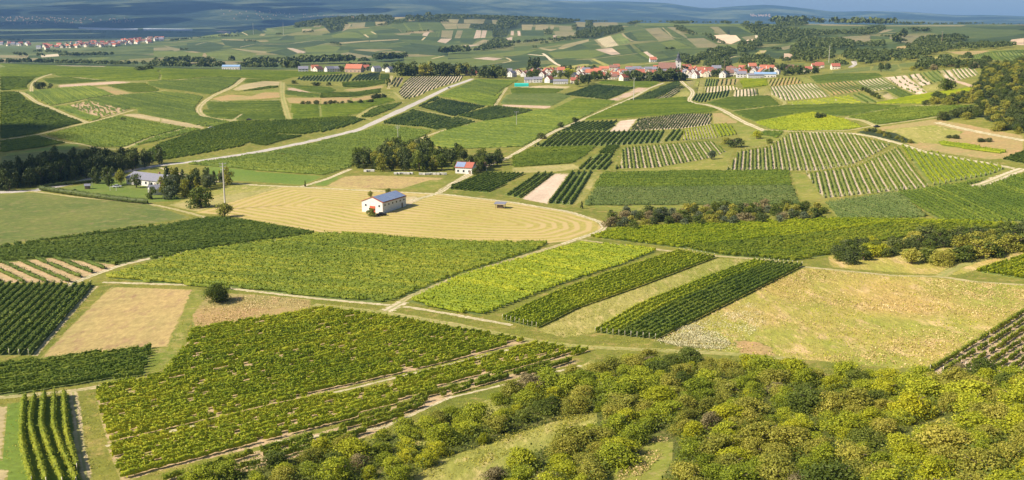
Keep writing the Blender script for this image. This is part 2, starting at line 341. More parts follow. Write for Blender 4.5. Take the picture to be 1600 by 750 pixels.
# ---- far country: plain, hills, slopes (drawn first, lower in priority)
at(0, 0, 1)
F("-60,44 420,44 440,50 400,52 300,58 170,72 100,84 -60,92", 'plain', name='river_plain')
at(0, 0, 3.99)
F("490,168 700,174 860,178 860,190 640,187 490,180", 'water', name='river')
F("893,176 1200,180 1200,192 893,190", 'water', name='river')
F("0,343 180,345 170,362 0,360", 'straw'); F("0,366 240,362 240,385 0,390", 'straw')
F("550,360 760,350 600,395 540,390", 'vfb'); F("620,380 700,352 780,360 700,400", 'vf')
F("0,300 240,300 230,335 0,335", 'vf'); F("250,345 360,335 370,350 260,358", 'pale')
at(240, 10, 6.667)
F("640,265 700,252 800,262 760,280", 'soil'); F("800,436 1180,470 1170,488 950,466", 'straw'); F("100,405 240,435 320,450 220,468", 'rust')
F("0,430 120,425 240,450 120,462 0,460", 'rust'); F("640,570 800,580 930,600 920,618 700,612", 'rust'); F("1385,432 1450,435 1590,475 1500,485", 'soil')
F("350,380 560,365 740,400 700,450 520,480 340,460", 'vfd'); F("700,345 1060,350 1180,400 900,440 740,400", 'vfd'); F("1070,385 1500,370 1600,400 1400,430 1180,420", 'vfd')
F("540,485 800,450 1080,490 1000,560 760,560 560,520", 'vfb'); F("0,465 300,470 520,490 500,530 200,530 0,520", 'vfb'); F("1180,480 1380,440 1500,490 1400,520", 'vfd')
F("880,240 1100,230 1170,280 1000,300 860,290", 'vfd'); F("350,300 640,270 800,290 690,320 470,320", 'vfb'); F("1380,300 1600,320 1600,350 1300,350", 'vfd')
F("700,340 1060,348 1060,358 720,350", 'straw'); F("1120,285 1170,285 1150,306 1100,304", 'straw')
ROAD("680,310 750,285 820,265", 8); ROAD("440,400 540,370 620,362", 5); ROAD("900,425 1050,390 1380,395 1600,365", 5); ROAD("920,270 980,300", 6)
at(460, 10, 6.667); YMAX[0] = 6000
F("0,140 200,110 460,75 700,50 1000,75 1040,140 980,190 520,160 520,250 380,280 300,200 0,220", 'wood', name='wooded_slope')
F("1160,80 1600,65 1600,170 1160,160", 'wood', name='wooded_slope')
F("520,180 600,178 560,232 500,262", 'straw'); F("600,175 740,165 730,215 600,217", 'rust'); F("840,160 970,155 960,190 850,205", 'straw')
F("740,165 840,160 840,205 730,215", 'vfd'); F("200,205 290,180 270,215 200,218", 'drygr'); F("80,235 180,230 170,262 80,262", 'straw')
F("990,200 1160,175 1500,165 1570,240 1330,255 1120,270 1080,230", 'vf'); F("810,258 1080,233 1115,270 850,282", 'vfd')
F("1130,175 1150,175 1225,255 1190,255", 'vfb'); F("1290,180 1310,180 1340,250 1310,250", 'vfb')
F("380,300 540,262 640,270 730,310 660,330 400,325", 'vfb'); F("660,250 800,230 850,290 730,300", 'vfb'); F("0,300 380,300 400,335 250,345 0,385", 'vf')
F("320,340 640,332 760,350 440,378 340,370", 'vfd'); F("0,390 250,352 370,370 180,420 0,425", 'vfd'); F("100,430 320,395 480,430 430,470 130,475", 'vfb')
F("410,380 770,355 782,364 450,394", 'straw'); F("780,355 1090,340 1080,350 790,367", 'straw'); F("0,440 120,475 90,487 0,465", 'soil')
F("870,300 1330,310 1345,352 1090,335 860,332", 'vfd'); F("930,430 1200,400 1520,440 1500,490 1200,490", 'vfd'); F("570,450 900,480 850,512 700,520 560,490", 'vfd')
F("430,500 560,478 860,530 700,542", 'rust'); F("450,390 900,372 1150,420 900,440 600,420", 'vf'); F("1090,345 1400,350 1600,400 1500,440 1200,400", 'vf')
F("1020,85 1180,85 1160,115 1040,132", 'straw'); F("1165,130 1260,130 1250,152 1165,155", 'straw'); F("1330,302 1350,275 1410,265 1380,312", 'soil')
F("1410,270 1550,260 1500,322 1400,312", 'vf'); F("1030,285 1220,275 1200,295 1100,298", 'rust'); F("1200,380 1600,420 1600,520 1300,500", 'vfd')
F("0,500 430,480 700,560 560,600 400,500 0,540", 'vfb'); F("1140,540 1500,510 1600,530 1600,600 1250,640 1150,600", 'vfb'); F("200,615 900,590 1150,600 1000,640 700,620 300,640", 'vfb')
ROAD("0,382 250,350 310,352", 5); ROAD("590,583 860,575", 6); ROAD("1330,352 1360,322", 8); ROAD("730,292 770,322", 9); ROAD("800,262 850,290", 7); ROAD("1430,545 1560,515", 7)
at(680, 10, 6.667)
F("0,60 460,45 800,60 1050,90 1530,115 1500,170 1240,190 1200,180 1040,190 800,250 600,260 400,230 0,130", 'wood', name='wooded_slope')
F("590,250 780,250 740,320 600,330", 'wood', name='wooded_slope')
for s in ("50,130 250,135 230,177 60,175", "300,135 520,135 500,180 300,175", "590,140 660,140 650,185 600,185", "70,180 220,180 230,232 110,237", "220,180 370,180 350,227 240,232", "900,190 1020,190 1000,247 905,247", "1050,195 1180,200 1170,247 1040,247", "1200,200 1240,200 1230,250 1200,250"): F(s, 'rust' if rng.random() < .4 else 'straw')
for s in ("20,368 60,335 175,335 110,385", "430,245 480,250 470,327 400,335", "490,250 540,250 520,327 475,327", "790,255 820,255 820,302 785,302", "855,255 885,255 890,307 860,307", "735,332 805,315 800,352 740,352", "1225,300 1265,300 1270,332 1235,337", "270,402 480,402 300,427"): F(s, 'soilp')
F("70,250 190,250 170,332 60,322", 'rust'); F("230,250 290,250 260,332 200,332", 'rust'); F("290,250 400,250 400,332 270,332", 'vf'); F("0,255 70,250 40,320 0,320", 'vf')
F("550,250 590,255 560,322 525,322", 'vf'); F("250,375 290,335 440,345 380,397", 'vfd'); F("380,402 500,345 540,350 470,402", 'straw'); F("540,350 650,345 540,405 480,402", 'drygr')
F("890,250 1130,255 1135,307 900,307", 'vfd'); F("850,310 1220,310 1220,345 850,362", 'vf'); F("1290,200 1430,210 1430,252 1295,252", 'rust'); F("1470,155 1580,155 1560,212 1460,202", 'rust')
F("1240,260 1520,260 1530,290 1400,330 1250,302", 'drygr'); F("1370,447 1500,390 1590,430 1460,457", 'vfd'); F("1280,445 1350,395 1600,340 1600,365 1330,445", 'straw'); F("1070,440 1280,445 1200,465", 'straw')
F("380,545 540,528 700,542 600,565", 'soilp'); F("820,420 1200,390 1290,400 1010,440 820,470", 'vf'); F("360,520 820,470 1060,455 950,490 700,520", 'vfb')
F("0,560 360,540 700,570 350,640 200,600 0,600", 'vfb'); F("360,640 700,590 1000,560 1050,580 870,650 700,680 400,680", 'vfd'); F("700,520 1150,520 1210,560 1000,570 830,570", 'vfd')
F("1170,480 1600,450 1600,540 1240,535", 'vfb'); F("1240,545 1600,560 1600,585 1360,615 1250,590", 'vfd'); F("1350,630 1600,590 1600,610 1450,640", 'drygr'); F("1100,650 1220,605 1340,630 1300,660", 'drygr')
ROAD("1090,430 1200,455 1330,420 1430,380 1600,345", 8, 'straw'); ROAD("970,500 1150,515", 7, 'pale'); ROAD("1120,490 1160,510 1220,545 1218,590 1340,628", 7, 'pale'); ROAD("700,590 820,565 740,535", 5, 'dirt')
at(900, 10, 6.667)
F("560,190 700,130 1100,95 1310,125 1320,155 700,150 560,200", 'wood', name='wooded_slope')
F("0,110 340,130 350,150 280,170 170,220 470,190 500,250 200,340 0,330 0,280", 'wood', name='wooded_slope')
F("180,170 260,160 430,155 440,190 300,215 180,220", 'rust'); F("0,160 100,165 90,215 0,210", 'rust')
F("330,125 560,135 540,157 400,152", 'straw'); F("460,220 600,200 720,230 520,262", 'vf')
F("650,170 720,150 1320,155 1600,165 1600,203 860,203 600,190", 'vfb'); F("1140,212 1380,210 1470,300 1280,302", 'vf'); F("1390,213 1480,213 1590,297 1500,297", 'rust'); F("1480,212 1600,208 1600,295", 'vfd')
F("210,345 360,305 445,407 295,432", 'alt2', d="365,305 445,405", sp=9); F("365,305 480,280 570,377 450,407", 'vd', d="365,305 450,405"); F("500,280 570,265 655,362 580,372", 'vfd')
F("580,255 720,235 830,320 860,360 655,367", 'vf'); F("720,235 860,220 1030,345 860,358", 'drygr'); F("880,225 950,220 1150,330 1040,347", 'vf'); F("950,215 1030,215 1160,320 1150,330", 'rust')
F("370,425 500,405 600,482 470,497", 'vf'); F("200,450 370,430 465,497 370,507", 'soilp'); F("505,405 560,395 630,477 600,482", 'vfd'); F("580,395 850,365 1000,450 710,472", 'vf'); F("600,395 640,392 710,472 690,475", 'vfd')
F("700,475 740,470 855,547 810,557", 'soilp'); F("640,480 700,475 800,550 750,545", 'vfb'); F("745,475 880,465 960,522 850,542", 'vf'); F("880,465 930,460 1020,522 970,527", 'vfd'); F("820,562 1060,515 1160,522 900,582", 'vfd')
F("180,542 600,490 720,560 500,602 360,617", 'vf'); F("0,470 200,455 320,490 150,542 0,542", 'vfb'); F("0,400 50,390 120,430 0,457", 'vfd'); F("0,560 140,560 180,600 0,600", 'vfd'); F("30,640 200,610 260,640 100,660", 'vfd')
F("870,380 1030,350 1200,430 1010,445", 'vfb'); F("1040,350 1150,340 1260,430 1200,432", 'vf'); F("1060,452 1130,440 1440,430 1300,510 1160,522", 'vf'); F("1230,500 1280,475 1360,485 1300,512", 'vfb'); F("1150,335 1330,330 1500,410 1440,430 1270,430", 'drygr')
F("500,640 700,605 1180,545 1280,540 1000,600 760,640", 'vfb'); F("160,550 190,545 370,620 330,640", 'drygr'); F("1440,300 1600,290 1600,392 1500,362 1440,322", 'quarry', name='sand_quarry')
ROAD("480,280 570,372 640,370 860,350", 7, 'straw'); ROAD("0,560 180,545 640,490", 5, 'straw'); ROAD("900,220 1030,345 1140,330", 5, 'straw'); ROAD("560,600 700,605 1000,565 1250,530 1400,515", 7, 'straw'); ROAD("200,345 290,430", 9, 'straw'); ROAD("1290,640 1450,590 1600,545", 8, 'straw')
at(1120, 10, 6.667)
F("0,300 200,300 250,350 150,392 0,372", 'quarry', name='sand_quarry'); F("290,370 320,345 400,340 400,365 320,392", 'quarry', name='sand_quarry'); F("255,320 390,300 400,335 300,350", 'rust')
F("0,165 320,170 600,190 600,205 240,195 0,203", 'vfb'); F("20,212 200,210 380,290 110,295", 'vfd'); F("200,205 250,205 400,280 380,290", 'vfb')
F("0,405 230,400 210,440 0,460", 'vfb'); F("900,215 1170,195 1500,200 1600,215 1400,250 900,250", 'vf'); F("740,390 850,345 1050,325 1500,310 1600,300 1600,330 1300,360 900,340 800,395", 'vfb')
F("1050,330 1600,300 1600,390 1430,370 1100,350", 'drygr'); F("640,430 780,405 790,430 700,455", 'rust'); F("380,510 450,455 520,465 450,520", 'drygr'); F("470,540 520,470 700,490 790,550", 'vfd'); F("700,490 790,490 785,550 700,545", 'soil')
F("880,450 1400,460 1600,450 1600,490 1300,500 920,480", 'vf'); F("920,625 1100,575 1280,545 1400,600 1390,630 1100,610", 'vfb'); F("610,600 940,590 900,620 700,625", 'vfb'); F("0,560 330,510 300,560 100,620 0,610", 'vfd')
F("1050,180 1500,195 1600,205 1100,200", 'straw'); F("450,465 520,455 470,500", 'straw')
ROAD("410,300 425,370", 8, 'pale'); ROAD("20,577 200,515 330,515", 7, 'straw'); ROAD("1395,635 1440,605 1425,570", 9, 'asphalt', 'country_road')
at(1360, 10, 6.667)
F("0,205 940,208 1600,190 1600,300 1200,330 800,300 480,262 200,250", 'vf'); F("100,200 240,198 960,195 1000,200 940,207 200,206", 'straw'); F("1480,190 1600,188 1600,198", 'straw')
F("940,210 1600,205 1600,240 1300,240", 'vfd'); F("650,260 1200,240 1600,250 1600,280 1280,320 1000,300 800,290", 'vf')
F("760,400 950,370 1280,325 1600,290 1600,330 1460,360 1400,385 1000,385", 'vfd'); F("1420,385 1470,345 1600,330 1600,405 1540,400", 'soil'); F("150,270 240,240 150,240 60,290", 'straw'); F("200,310 650,300 480,330 420,390 200,350", 'rust')
F("0,340 250,340 230,370 0,375", 'vfb'); F("0,440 270,430 270,470 100,480 0,470", 'vf'); F("275,420 350,410 400,400 330,470 270,470", 'rust'); F("400,400 470,400 400,450 330,470", 'vf')
F("780,470 1240,460 1240,495 1000,505 900,500", 'rust'); F("1040,510 1300,465 1600,450 1600,560 1540,610 1440,610 1400,570 1040,545", 'vg', 'md', "1400,520 1560,590", sp=2.4); F("1300,480 1600,450 1600,560 1540,612 1440,612", 'vg', 'dk', "1480,510 1600,570", sp=4)
F("280,600 500,580 480,620 300,640", 'vfb'); F("0,620 200,610 320,640 320,690 200,680 0,670", 'vfb'); F("900,560 1150,590 1150,640 950,600", 'vf'); F("560,540 850,500 900,540 700,570", 'drygr'); F("720,600 900,590 950,610 760,640", 'vfd')
YMAX[0] = 1e9; at(0, 0, 1)
# ---- left hill
at(0, 90, 5.333)
F("0,52 330,62 880,74 1600,98 1600,178 930,195 570,172 430,142 560,127 440,132 300,175 240,230 240,265 0,275", 'vg', 'md', "0,200 1600,150", sp=2.4)
F("0,160 300,165 230,230 232,262 0,276", 'vd', 'dk', "0,230 220,215", sp=2.4); F("350,180 540,165 900,195 480,222 400,215", 'vd', 'dk', "350,200 900,196", sp=2.4); F("330,62 880,72 870,80 600,76", 'soil')
F("480,228 960,196 1100,205 1060,212 490,252", 'soil'); F("520,162 640,162 900,190 800,190", 'straw')
F("200,285 520,250 760,235 950,310 740,350 430,405 210,300", 'vg', 'md', "230,290 340,380"); F("790,245 900,240 1105,297 1000,312 950,308", 'rust')
F("880,232 1210,215 1350,280 1105,293 900,238", 'vd', 'dk')
F("0,290 170,285 215,350 0,385", 'vd', 'dk', "0,385 215,350"); F("0,392 215,354 400,422 560,492 690,540 300,635 0,680", 'vd', 'dk', "0,392 215,354", lab='dark'); F("440,410 560,400 740,478 840,500 800,532 720,520", 'vg', 'md')
F("550,405 740,355 1070,435 990,465 850,498 740,470", 'vs', 'dk', "550,405 850,498", sp=3.2, gap=0.25); F("700,350 770,345 1050,380 1140,420 1070,432", 'vg', 'dk')
F("770,340 1000,315 1350,285 1600,310 1693,332 1623,420 1663,495 1893,532 1933,547 1803,575 1633,572 1333,502 1150,460 1140,430 850,370", 'vd', 'dk', "1000,315 1600,440"); F("1010,480 1120,460 1600,550 1600,582", 'straw')
F("390,645 850,525 1000,490 1333,552 1673,602 1523,642 1333,692 1100,745 800,745 600,700", 'vg', 'md', "390,645 850,745"); F("0,700 330,655 560,710 350,747 0,790", 'vd', 'md', "0,790 560,715", lab='dark')
at(0, 220, 5.333)
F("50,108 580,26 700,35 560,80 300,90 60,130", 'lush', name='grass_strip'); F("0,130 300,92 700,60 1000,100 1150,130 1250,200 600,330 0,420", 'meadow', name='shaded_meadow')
at(250, 90, 5.333)
F("0,96 480,103 1000,113 1560,130 1120,165 1010,192 690,167 400,160 200,178 0,190", 'vg', 'md', "-1333,200 267,150", sp=2.4)
F("-103,205 0,195 200,190 400,167 680,172 610,240 420,310 187,275 0,255 -90,235", 'vd', 'dk', "0,255 420,310"); F("690,215 720,182 1010,193 900,197", 'vg', 'dk')
F("600,265 680,225 860,195 1020,200 1010,232 760,265 640,277", 'straw'); F("575,284 700,277 900,242 1000,237 1000,246 760,276", 'vd', 'dk', "600,282 1000,240"); F("560,300 760,280 1005,250 1005,290 760,302", 'verge')
F("420,345 560,305 760,320 860,290 1000,290 1010,332 800,347 500,362", 'rust'); F("380,372 560,375 1000,362 1025,437 700,447 400,432", 'vd', 'dk', "380,400 1020,400"); F("360,440 700,450 1030,447 1060,518 640,522 420,497 350,472", 'vg', 'dk', "400,480 1040,480")
pass; F("0,505 240,545 380,580 350,597 0,547", 'straw')
F("0,715 300,618 480,570 640,533 1060,520 1600,488 1600,562 1200,642 980,635 640,747 300,810 -60,870 -80,850 -130,800", 'vg', 'md', "50,827 1013,533", sp=2.2)
F("740,715 880,660 1000,645 1200,655 1000,700 880,742", 'vd', 'dk', "740,715 1200,660"); F("1080,395 1350,400 1600,385 1600,482 1400,502 1100,517", 'vg', 'md', "1100,450 1600,430")
F("1040,330 1200,335 1600,330 1600,376 1300,387 1070,377", 'rust'); F("1040,275 1260,302 1400,312 1600,302 1600,328 1200,332 1040,307", 'vd', 'dk', "1040,300 1400,325"); F("1055,250 1110,250 1260,290 1230,297 1060,277", 'soil')
F("1040,233 1200,240 1430,255 1470,277 1400,302 1260,290 1100,248", 'vd', 'dk', "1040,240 1460,270"); F("1120,180 1200,158 1560,138 1620,140 1560,202 1380,202 1180,192", 'vd', 'dk', "1400,195 1440,145", sp=4)
at(500, 90, 5.333)
F("235,197 320,143 500,128 495,187", 'vd', 'dk', "260,195 340,140", sp=4); F("500,187 505,138 580,140 575,177", 'vd', 'dk'); F("190,247 180,210 550,187 545,217 350,252", 'vg', 'dk', "190,240 545,200")
F("200,265 350,252 545,227 520,257 300,285 200,292", 'rust'); F("0,302 300,290 510,260 510,292 300,325 0,337", 'vd', 'dk', "0,315 510,280"); F("0,345 300,335 520,290 560,300 430,347 200,372 0,387", 'rust')
F("0,402 200,390 560,335 640,360 450,412 320,472 0,502", 'vg', 'md', "-233,450 267,430"); F("330,500 480,400 690,375 620,422 430,497", 'vg', 'md', "330,500 600,420"); F("0,545 190,525 280,490 380,517 200,580 0,627", 'vg', 'md', "-1283,827 -320,533", sp=2.2)
F("560,330 650,235 700,205 650,290 690,350 640,360", 'verge'); F("650,287 700,205 750,158 1200,150 1185,190 1000,245 900,280 840,312 710,352 680,332", 'alt2', 'dk', "720,340 900,170", sp=2.1); F("580,242 610,168 705,163 680,217 640,247", 'soil', 'dk', "600,230 640,170", sp=4)
F("760,415 980,325 1000,338 800,420", 'vd', 'dk', "800,418 1000,338"); F("840,415 1010,342 1390,405 1110,492", 'vd', 'dk', "850,415 1010,345", lab='dark'); F("440,545 740,430 1100,502 820,577", 'vd', 'dk', "440,545 740,430")
F("830,580 1150,500 1320,545 970,607", 'vg', 'pl', "970,605 1320,545", sp=4); F("1150,487 1420,410 1483,402 1783,440 1633,482 1393,532", 'vd', 'dk', "1150,487 1420,410"); F("980,607 1310,540 1325,548 1060,610", 'vd', 'dk', "980,607 1310,540")
F("990,320 1280,185 1653,192 1543,255 1453,402 1380,402", 'vg', 'md', "990,320 1450,400"); F("1150,250 1290,190 1540,250 1450,330", 'vd', 'dk')
at(400, 180, 3.99)
F("50,230 200,195 440,130 700,55 1100,100 1000,160 930,185 800,180 790,250 600,275 400,262", 'vg', 'md', "50,230 600,275", sp=2.2)
F("-160,250 0,240 0,350 430,380 290,437 0,415 -260,405 -330,335", 'lush', name='mown_grass_field'); F("430,440 560,378 760,375 1180,390 1030,460 640,458", 'hay', name='hay_field'); F("440,440 560,375 500,375 330,440", 'lush', name='grass_strip'); F("900,460 1080,405 1240,402 1100,470", 'verge')
at(0, 0, 1)
F("291,257 331,244 390,239 400,240 500,247 555,250 551,261 508,274 437,270 362,263 306,258", 'vg', 'md', "306,258 508,274", sp=2.2)
at(750, 90, 5.333)
F("-520,725 -320,622 0,540 300,489 470,440 600,440 960,455 800,530 540,650 360,745 0,760 -250,760", 'vg', 'md', "-520,725 -100,760", sp=2.2)
F("250,265 300,255 700,265 630,302 260,307", 'vd', 'dk'); F("210,320 260,307 700,305 780,340 610,402 170,387", 'vg', 'pl', "170,385 610,400")
F("180,390 600,402 570,427 180,407", 'soil'); F("610,432 800,345 1140,365 970,452 640,442", 'vg', 'md', "640,440 970,450"); F("600,430 800,338 740,330 560,430", 'verge')
F("690,310 960,225 1300,250 1060,352", 'vd', 'dk', "1060,350 1300,250", sp=2.6, lab='dark'); F("1070,352 1310,250 1430,250 1160,364", 'soil'); F("980,215 1020,200 1500,205 1440,247 1310,247", 'vd', 'md'); F("290,247 560,230 760,240 720,262", 'dirt')
F("860,527 1130,380 1250,350 1600,340 1713,330 1793,390 1993,440 1913,455 1330,495", 'vg', 'md', "860,525 1900,455", sp=2.2)
at(1000, 90, 5.333)
F("0,320 320,185 342,225 100,352 0,358 -90,360", 'vd', 'dk', "0,340 330,205", sp=2.2, lab='dark'); F("110,352 345,227 372,250 250,342", 'alt2', 'dk', "110,350 345,230", sp=4); F("250,342 370,260 435,300 400,322", 'drygr')
F("380,205 400,195 465,190 450,240 430,252", 'soil'); F("465,190 495,190 480,247 455,247", 'lush'); F("500,190 535,190 530,240 520,300 480,300 490,240", 'soil')
F("530,240 540,178 640,180 635,237", 'vg', 'dk', "540,240 560,178", sp=3.0); F("635,237 645,180 830,180 800,227", 'rust', 'dk', "640,237 660,180", sp=5); F("830,202 860,175 1060,180 1080,232 860,257", 'vg', 'br'); F("535,245 770,230 850,262 640,287 540,292", 'alt2', 'br', "560,290 570,245", sp=2.1)
F("410,352 470,305 640,287 760,270 740,327 600,347 520,380", 'vg', 'dk', "560,370 600,290", sp=3.0); F("770,327 790,270 960,255 985,322", 'alt2', 'md', "800,325 805,270", sp=2.1); F("980,252 1060,245 1100,322 985,320", 'rust')
F("560,380 720,337 1080,322 1170,397 760,440 620,402", 'vg', 'dk', "560,380 1100,380", sp=2.2); F("1060,192 1150,170 1300,165 1360,212 1080,242", 'rust', 'br', "1100,235 1130,180", sp=4)
F("1085,242 1450,212 1590,322 1210,362 1090,312", 'alt2', 'dk', "1300,215 1400,330", sp=3.6); F("1330,162 1380,155 1450,205 1370,214", 'verge'); F("1410,160 1600,140 1980,135 2030,160 1840,200 1600,205 1470,217", 'vd', 'dk', "1410,170 1980,150", sp=2.4); F("1470,222 1600,210 1780,190 1900,270 1600,314", 'rust', 'dk', "1520,220 1640,310", sp=3.6)
F("1230,375 1600,335 1740,320 1860,387 1280,397", 'alt2', 'br', "1240,380 1300,395", sp=4); F("770,457 1180,407 1600,392 1880,390 2180,410 2000,440 1700,490 1300,470 950,532 860,502", 'vg', 'dk', "770,457 1700,440", sp=2.2)
F("950,542 1300,477 1450,460 1730,520 1850,580 1700,612 1280,612 1080,597", 'vg', 'br', "1080,597 1700,600", sp=2.2); F("600,460 680,460 820,532 800,547 610,552", 'rust'); F("740,560 830,547 1000,600 1240,620 1150,702 900,747 820,650", 'verge'); F("980,642 1040,615 1210,617 1150,672", 'vg', 'md')
at(1300, 90, 5.333)
F("190,197 430,165 540,252 330,282", 'alt2', 'dk', "200,200 330,280", sp=3.6); F("430,165 620,145 740,242 590,265", 'soilp', 'md', "470,165 600,265", sp=6, gap=.35); F("630,145 740,130 840,217 740,240", 'soilp', 'dk', "650,145 750,240", sp=5, gap=.2)
F("740,130 880,108 950,192 840,210", 'vg', 'dk', "760,130 860,210", sp=4.4); F("880,108 980,98 1060,187 960,192", 'soilp', 'dk', "900,108 980,192", sp=6); F("980,98 1180,85 1230,142 1060,187", 'alt2', 'dk', "1000,98 1080,187", sp=4.6)
F("595,262 740,245 830,302 720,317", 'soilp', 'md', "620,262 740,315", sp=6, gap=.35); F("440,275 540,255 700,322 570,337", 'vg', 'dk'); F("350,285 440,275 560,342 460,352", 'straw'); F("150,322 250,290 400,372 280,387", 'vg', 'dk', "170,320 290,385", sp=5)
F("350,387 720,315 1180,250 1200,270 850,372 760,387", 'vg', 'br', "350,387 1180,260", sp=2.2); F("120,497 600,417 1230,395 1160,432 850,492 380,572 260,522", 'vg', 'md', "120,497 1160,400", sp=2.2)
F("370,582 860,512 1100,552 1600,650 1600,830 1300,850 700,760 430,622", 'rust', name='dry_slope_meadow'); F("430,600 860,560 1100,620 900,720 620,700", 'drygr', name='dry_slope_meadow'); F("740,240 870,215 900,260 800,300", 'drygr'); F("0,112 240,80 400,70 700,38 730,50 400,102 0,137", 'vfb')
at(0, 0, 1)
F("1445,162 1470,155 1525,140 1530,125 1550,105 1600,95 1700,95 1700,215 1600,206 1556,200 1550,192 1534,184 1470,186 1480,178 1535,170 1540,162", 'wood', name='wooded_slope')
at(1200, 180, 3.99)
F("1050,172 1120,170 1500,230 1450,242 1090,192", 'vg', 'br', "1050,180 1480,236"); F("1455,277 1596,225 1700,220 1700,320 1596,305", 'vd', 'dk', "1470,280 1600,240")
F("545,105 640,85 800,110 950,180 820,170 650,130", 'wood', name='scrubby_bank')
# ---- centre right stripes
at(800, 180, 3.99)
F("0,262 120,207 380,195 530,197 440,270 380,300 0,325", 'vg', 'md', "0,325 380,300"); F("0,328 380,302 440,330 250,355 0,360", 'track', name='grass_track')
F("120,207 290,105 600,103 960,95 930,172 640,190", 'vg', 'dk', "200,205 330,105", sp=3.4, ind='between the gravel road and the narrow tilled strip', grp='rows of the dark slope vineyard'); F("290,103 420,45 665,35 600,100", 'vg', 'dk', "330,100 470,42", sp=3.4)
F("600,102 670,35 785,22 725,100", 'soilp', name='fallow_strip'); F("730,98 790,22 1045,-8 1245,-10 1240,60 1050,85", 'alt2', 'dk', "760,98 850,18", sp=2.1); F("920,172 990,95 1000,90 940,172", 'soilp')
F("950,167 1000,92 1070,88 1055,158", 'vg', 'dk', "970,165 1030,90", sp=3.6); F("1070,92 1245,62 1290,140 1060,160", 'alt2', 'br', "1130,90 1150,155", sp=2.1); F("1245,62 1340,50 1420,120 1290,138", 'vg', 'br', "1270,60 1310,135", sp=2.6)
F("530,240 600,190 680,190 620,245", 'vg', 'dk', "540,240 680,195"); F("415,342 520,245 640,240 600,342", 'vg', 'dk', "430,340 530,245", sp=3.4); F("630,340 655,255 665,255 650,342", 'vg', 'dk', sp=3)
F("668,335 690,202 1240,162 1345,230 1200,275 900,327", 'alt', 'md', "860,325 830,195", sp=2.1)
F("640,345 900,330 1200,280 1380,210 1330,355 900,358", 'verge', name='grass_bank'); F("500,455 560,365 1130,355 1730,350 1750,445 1300,450", 'vg', 'md', "520,450 1730,440", lab='upper'); F("440,565 520,458 1300,452 1750,447 1800,560 1300,562", 'vg', 'pl', "450,562 1780,560")
F("440,565 1800,560 1800,590 640,600", 'verge', name='grass_strip'); F("-440,460 -160,360 80,365 -140,485", 'vg', 'dk', "-400,465 -150,370", sp=2.4); F("-60,500 160,362 255,362 60,520", 'vg', 'dk', "-20,510 190,362", sp=3.4)
F("55,522 265,362 360,362 225,555", 'soilp', name='fallow_strip'); F("222,552 370,352 508,352 380,562", 'vg', 'dk', "250,555 400,352", sp=3.2, ind='beside the fallow strip right of the hay field', grp='rows of the small dark vineyard beyond the hay field')
F("380,562 508,352 560,358 500,455 440,540", 'track', name='grass_track')
at(1200, 180, 3.99)
F("-260,348 -180,225 0,200 150,105 500,115 760,185 680,235 540,300 320,345", 'alt', 'md', "265,140 345,345", sp=2.1, ind='on the striped slope below the white track', grp='rows of the striped slope vineyard')
F("235,365 560,320 820,200 1000,450 340,520", 'alt', 'md', "730,243 872,455", sp=2.1, ind='on the lower striped slope', grp='rows of the lower striped slope vineyard')
F("825,188 1510,325 1400,370 1010,447", 'vg', 'br', "930,200 1100,430", sp=2.6, ind='in the bright wedge-shaped vineyard by the white track', grp='rows of the bright wedge-shaped vineyard')
F("145,360 230,365 340,520 200,530", 'verge', name='grass_track'); F("360,550 800,485 1000,640 440,650 400,600", 'vg', 'pl', "400,560 640,650"); F("800,485 1370,400 1600,370 1740,360 1740,665 1080,665", 'vd', 'md', "820,490 1100,640", sp=2.3)
ROAD("340,540 1000,452 1400,375 1520,325", 3.5, 'verge', 'grass_track')
# ---- foreground, in photograph pixels
at(0, 0, 1)
F("-120,280 55,300 100,305 230,318 300,340 -120,400", 'meadow', name='green_meadow')
F("365,288 440,290 300,322 270,318", 'drygr', name='dry_grass_field'); F("262,320 440,291 480,292 350,334 300,330", 'track', name='fallow_strip'); F("60,296 100,287 160,276 250,288 285,312 230,317 100,303", 'lawn', name='lawn')
F("300,333 440,292 530,291 640,300 690,303 800,316 890,331 946,346 946,362 900,376 860,380 740,379 500,363 350,336", 'mown', name='hay_field'); F("585,338 565,326 575,318 600,312 650,306 660,312 600,336", 'dirt', name='barn_yard')
F("-80,395 0,386 300,345 345,341 500,366 190,414 80,403 0,411 -80,418", 'vd', 'dk', "0,415 150,408", sp=2.1); F("-60,418 0,411 80,403 190,414 118,442 -60,442", 'vs', 'dk', "8,411 73,440", sp=5.2)
F("160,434 300,394 500,367 530,366 740,380 858,380 840,391 720,430 640,463 600,473 560,474 500,467 380,454 250,444", 'vd', 'lt', "160,436 600,472", sp=2.05)
F("-60,443 148,445 128,466 52,556 -60,556", 'vd', 'dk', "148,446 52,556", sp=2.2, ind='in the dark vineyard left of the brown hay field', grp='rows of the dark vineyard at the left edge')
F("175,448 302,452 262,542 238,543 62,560 100,520 160,460", 'hay', name='hay_field'); F("302,452 326,455 300,500 275,560 228,598 215,590 238,543 262,542", 'verge', name='grass_track')
F("-60,578 0,572 120,558 240,543 226,588 120,602 0,621 -60,628", 'vd', 'md', "0,621 213,585", sp=2.0); F("12,630 112,618 128,680 135,760 -40,760", 'lush', name='grass_strip'); F("-60,628 12,634 4,720 -60,725", 'straw', name='straw_patch'); F("-60,730 14,734 10,760 -60,760", 'straw', name='straw_patch')
F("326,457 400,460 486,468 486,482 400,498 300,516 300,492", 'rust', name='dry_grass_bank')
F("148,622 156,604 250,588 286,545 297,518 400,499 508,483 600,495 700,512 832,534 590,594 400,639 168,694", 'vs', 'nb', "168,694 832,536", sp=2.05, gap=0.03)
F("168,702 400,646 600,602 842,538 925,548 880,560 700,603 560,652 410,697 240,738 190,756", 'vs', 'nb', "168,702 842,538", sp=2.1, gap=0.03)
